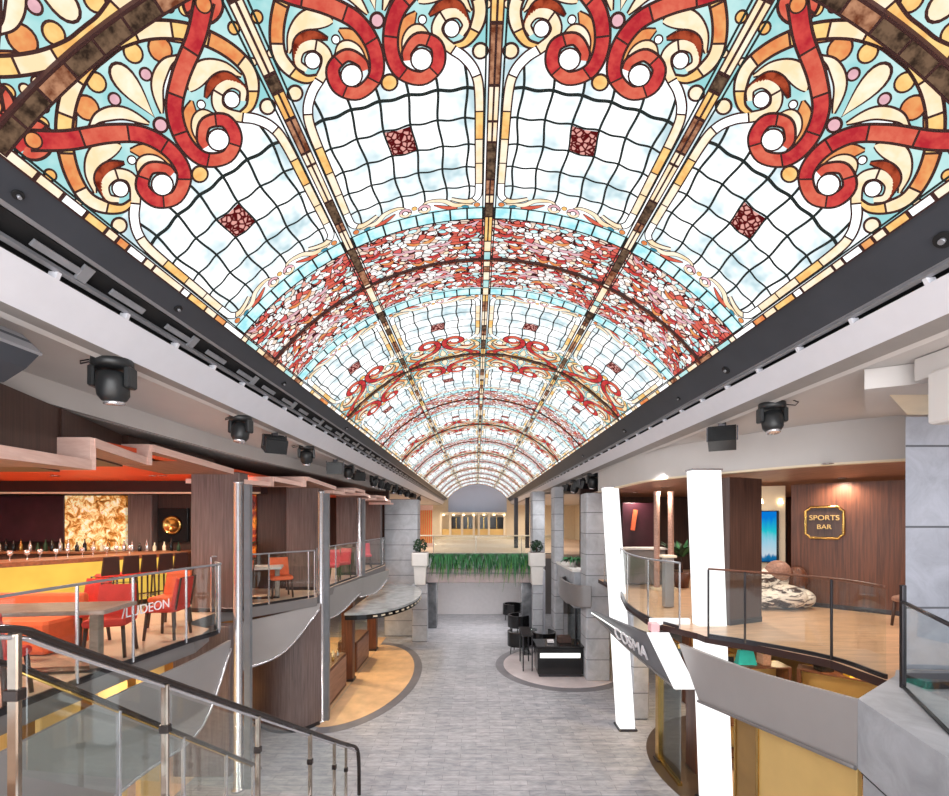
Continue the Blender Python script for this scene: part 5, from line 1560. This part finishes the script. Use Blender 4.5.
# sign
S0 = Vector((6.55, 9.35, 0)) + wd * .55
t = thing('bar_sign', 'dark plaque with gold frame and gold lettering on the walnut wall', 'sign', (S0.x, S0.y, 4.35))
SC = S0 + wn * .02 + Vector((0, 0, 4.70))
def sp(a, z, d=0): return SC + wd * a + Vector((0, 0, z)) + wn * d
W_, H_, c_ = .30, .31, .08
outl = [(-W_ + c_, -H_), (W_ - c_, -H_), (W_ - c_ * .6, -H_ + c_ * .6), (W_, -H_ + c_), (W_, H_ - c_), (W_ - c_ * .6, H_ - c_ * .6), (W_ - c_, H_), (-W_ + c_, H_), (-W_ + c_ * .6, H_ - c_ * .6), (-W_, H_ - c_), (-W_, -H_ + c_), (-W_ + c_ * .6, -H_ + c_ * .6)]
n_ = len(outl)
mb = MB(); mb.add([sp(a, z, .0) for a, z in outl] + [sp(a, z, .03) for a, z in outl], [tuple(range(n_)), tuple(range(2 * n_ - 1, n_ - 1, -1))] + [(k, (k + 1) % n_, n_ + (k + 1) % n_, n_ + k) for k in range(n_)])
mb.build('plaque', 'dark_walnut', t)
MB().tube([sp(a, z, .035) for a, z in outl], .026, 8, closed=True).build('frame', 'brass', t)
lettering('lettering', 'SPORTS', 'gold_panel', t, sp(0, .09, .04), wd, (0, 0, 1), .14, .008)
lettering('lettering', 'BAR', 'gold_panel', t, sp(0, -.09, .04), wd, (0, 0, 1), .13, .008)
t = thing('digital_screen', 'upright blue digital screen on the cream wall', 'screen', (6.25, 9.4, 3.86))
MB().slab([(6.08, 9.70, 4.93), (6.40, 9.595, 4.93)], [(6.08, 9.70, 3.86), (6.40, 9.595, 3.86)], .02, 0, False, (0, -1, 0)).build('display', 'blue_screen', t)
MB().slab([(6.05, 9.775, 4.95), (6.47, 9.635, 4.95)], [(6.05, 9.775, 3.84), (6.47, 9.635, 3.84)], .05, 0, False, (0, -1, 0)).build('housing', 'black_gloss', t)
for x in (6.08, 6.5):
    o = MB().lathe([(.05, 0), (.03, .08), (.03, .1)], (0, 0, 0), 12).build('wall_lamp', 'lamp_warm', None, True)
    o.location = (x, 9.6, 5.1)
    tag(o, 'small warm wall lamp above the blue screen', 'lamp', 'lamps above the blue screen')
# striped sculpted lounge seat
t = thing('lounge_seat', 'low sculpted lounge seat in brown and cream wavy stripes by the walnut wall', 'seat', (6.05, 8.95, 3.0))
rnd = random.Random(3)
mb = MB()
for cx_, cy_, cz_, rx, ry, rz2 in ((-.35, 0, .2, .34, .34, .2), (.05, -.05, .24, .4, .36, .24), (.36, .02, .2, .3, .3, .2), (-.1, .16, .52, .36, .2, .26), (-.38, .1, .46, .24, .22, .16)):
    mb.ell((cx_, cy_, cz_), (rx, ry, rz2), 24, 14)
mb.build('body', 'zebra_upholstery', t, True)
MB().ell((.02, .1, .72), (.24, .2, .22), 20, 12).build('round_cushion', 'canopy_under', t, True)
MB().ell((.42, .12, .55), (.2, .16, .26), 16, 10).build('side_cushion', 'walnut', t, True)
# between the two glowing columns
tag(MB().bbox(4.3, 5.3, 13.2, 13.3, 3.7, 5.25, .01).build('dark_screen', 'dark_purple_wall'), 'dark wall screen behind the curved right balcony', 'screen')
tag(MB().obox((4.62, 13.16, 4.75), (.12, .04, .6), 0, 0, 0, rad(8)).build('wall_ornament', 'orange_fabric'), 'slim orange ornament on the dark wall screen', 'ornament')
for x, y, l in ((4.5, 11.2, 'slim cream column behind the curved right balcony, left of its twin'), (4.85, 11.2, 'slim cream column behind the curved right balcony, right of its twin')):
    t = thing('cream_column', l, 'column', (x, y, 3.0))
    MB().lathe([(.08, 3.08), (.07, 3.14), (.07, 5.38), (.09, 5.46)], (x, y, 0), 16).build('shaft', 'canopy_wood', t)
    MB().bbox(x - .11, x + .11, y - .11, y + .11, 3.0, 3.08, .01).build('plinth', 'cream_paint', t)
t = thing('potted_palm', 'tall dark plant in a pot beside the cream columns', 'plant', (5.35, 11.7, 3.0))
MB().lathe([(.16, 0), (.22, .4), (.2, .4)], (0, 0, 0), 16).build('pot', 'walnut', t, True)
fern(12, 70, .55, .05, .2).build('foliage', ['leaf_dark', 'leaf_green'], t, True).location = (0, 0, .8)
MB().cyl((0, 0, .35), (0, 0, .85), .03, n=8).build('stem', 'dark_walnut', t, True)
t = thing('service_counter', 'pale reception counter behind the curved right balcony', 'counter', (4.5, 12.3, 3.0))
MB().bbox(3.9, 5.1, 12.1, 12.6, 3.02, 3.95, .02).build('body', 'fascia_dark', t)
MB().bbox(3.85, 5.15, 12.05, 12.65, 3.95, 4.0, .01).build('top', 'white_pot', t)
t = thing('pedestal', 'narrow cream pedestal near the wide glowing column', 'pedestal', (4.0, 9.0, 3.0))
MB().bbox(3.75, 3.93, 8.92, 9.08, 3.02, 4.0, .01).build('shaft', 'fascia_grey', t)
MB().bbox(3.71, 3.97, 8.88, 9.12, 4.0, 4.05, .008).build('cap', 'cream_paint', t)
rc = dining_chair('canopy_under', 'tan dining chair nearest behind the near right railing', (7.2, 7.4, 3.0), rad(30))
c = copy_tree(rc); c.location = (6.3, 11.2, 3.0); c.rotation_euler = (0, 0, rad(200)); c['label'] = 'tan dining chair beside the tall plant'
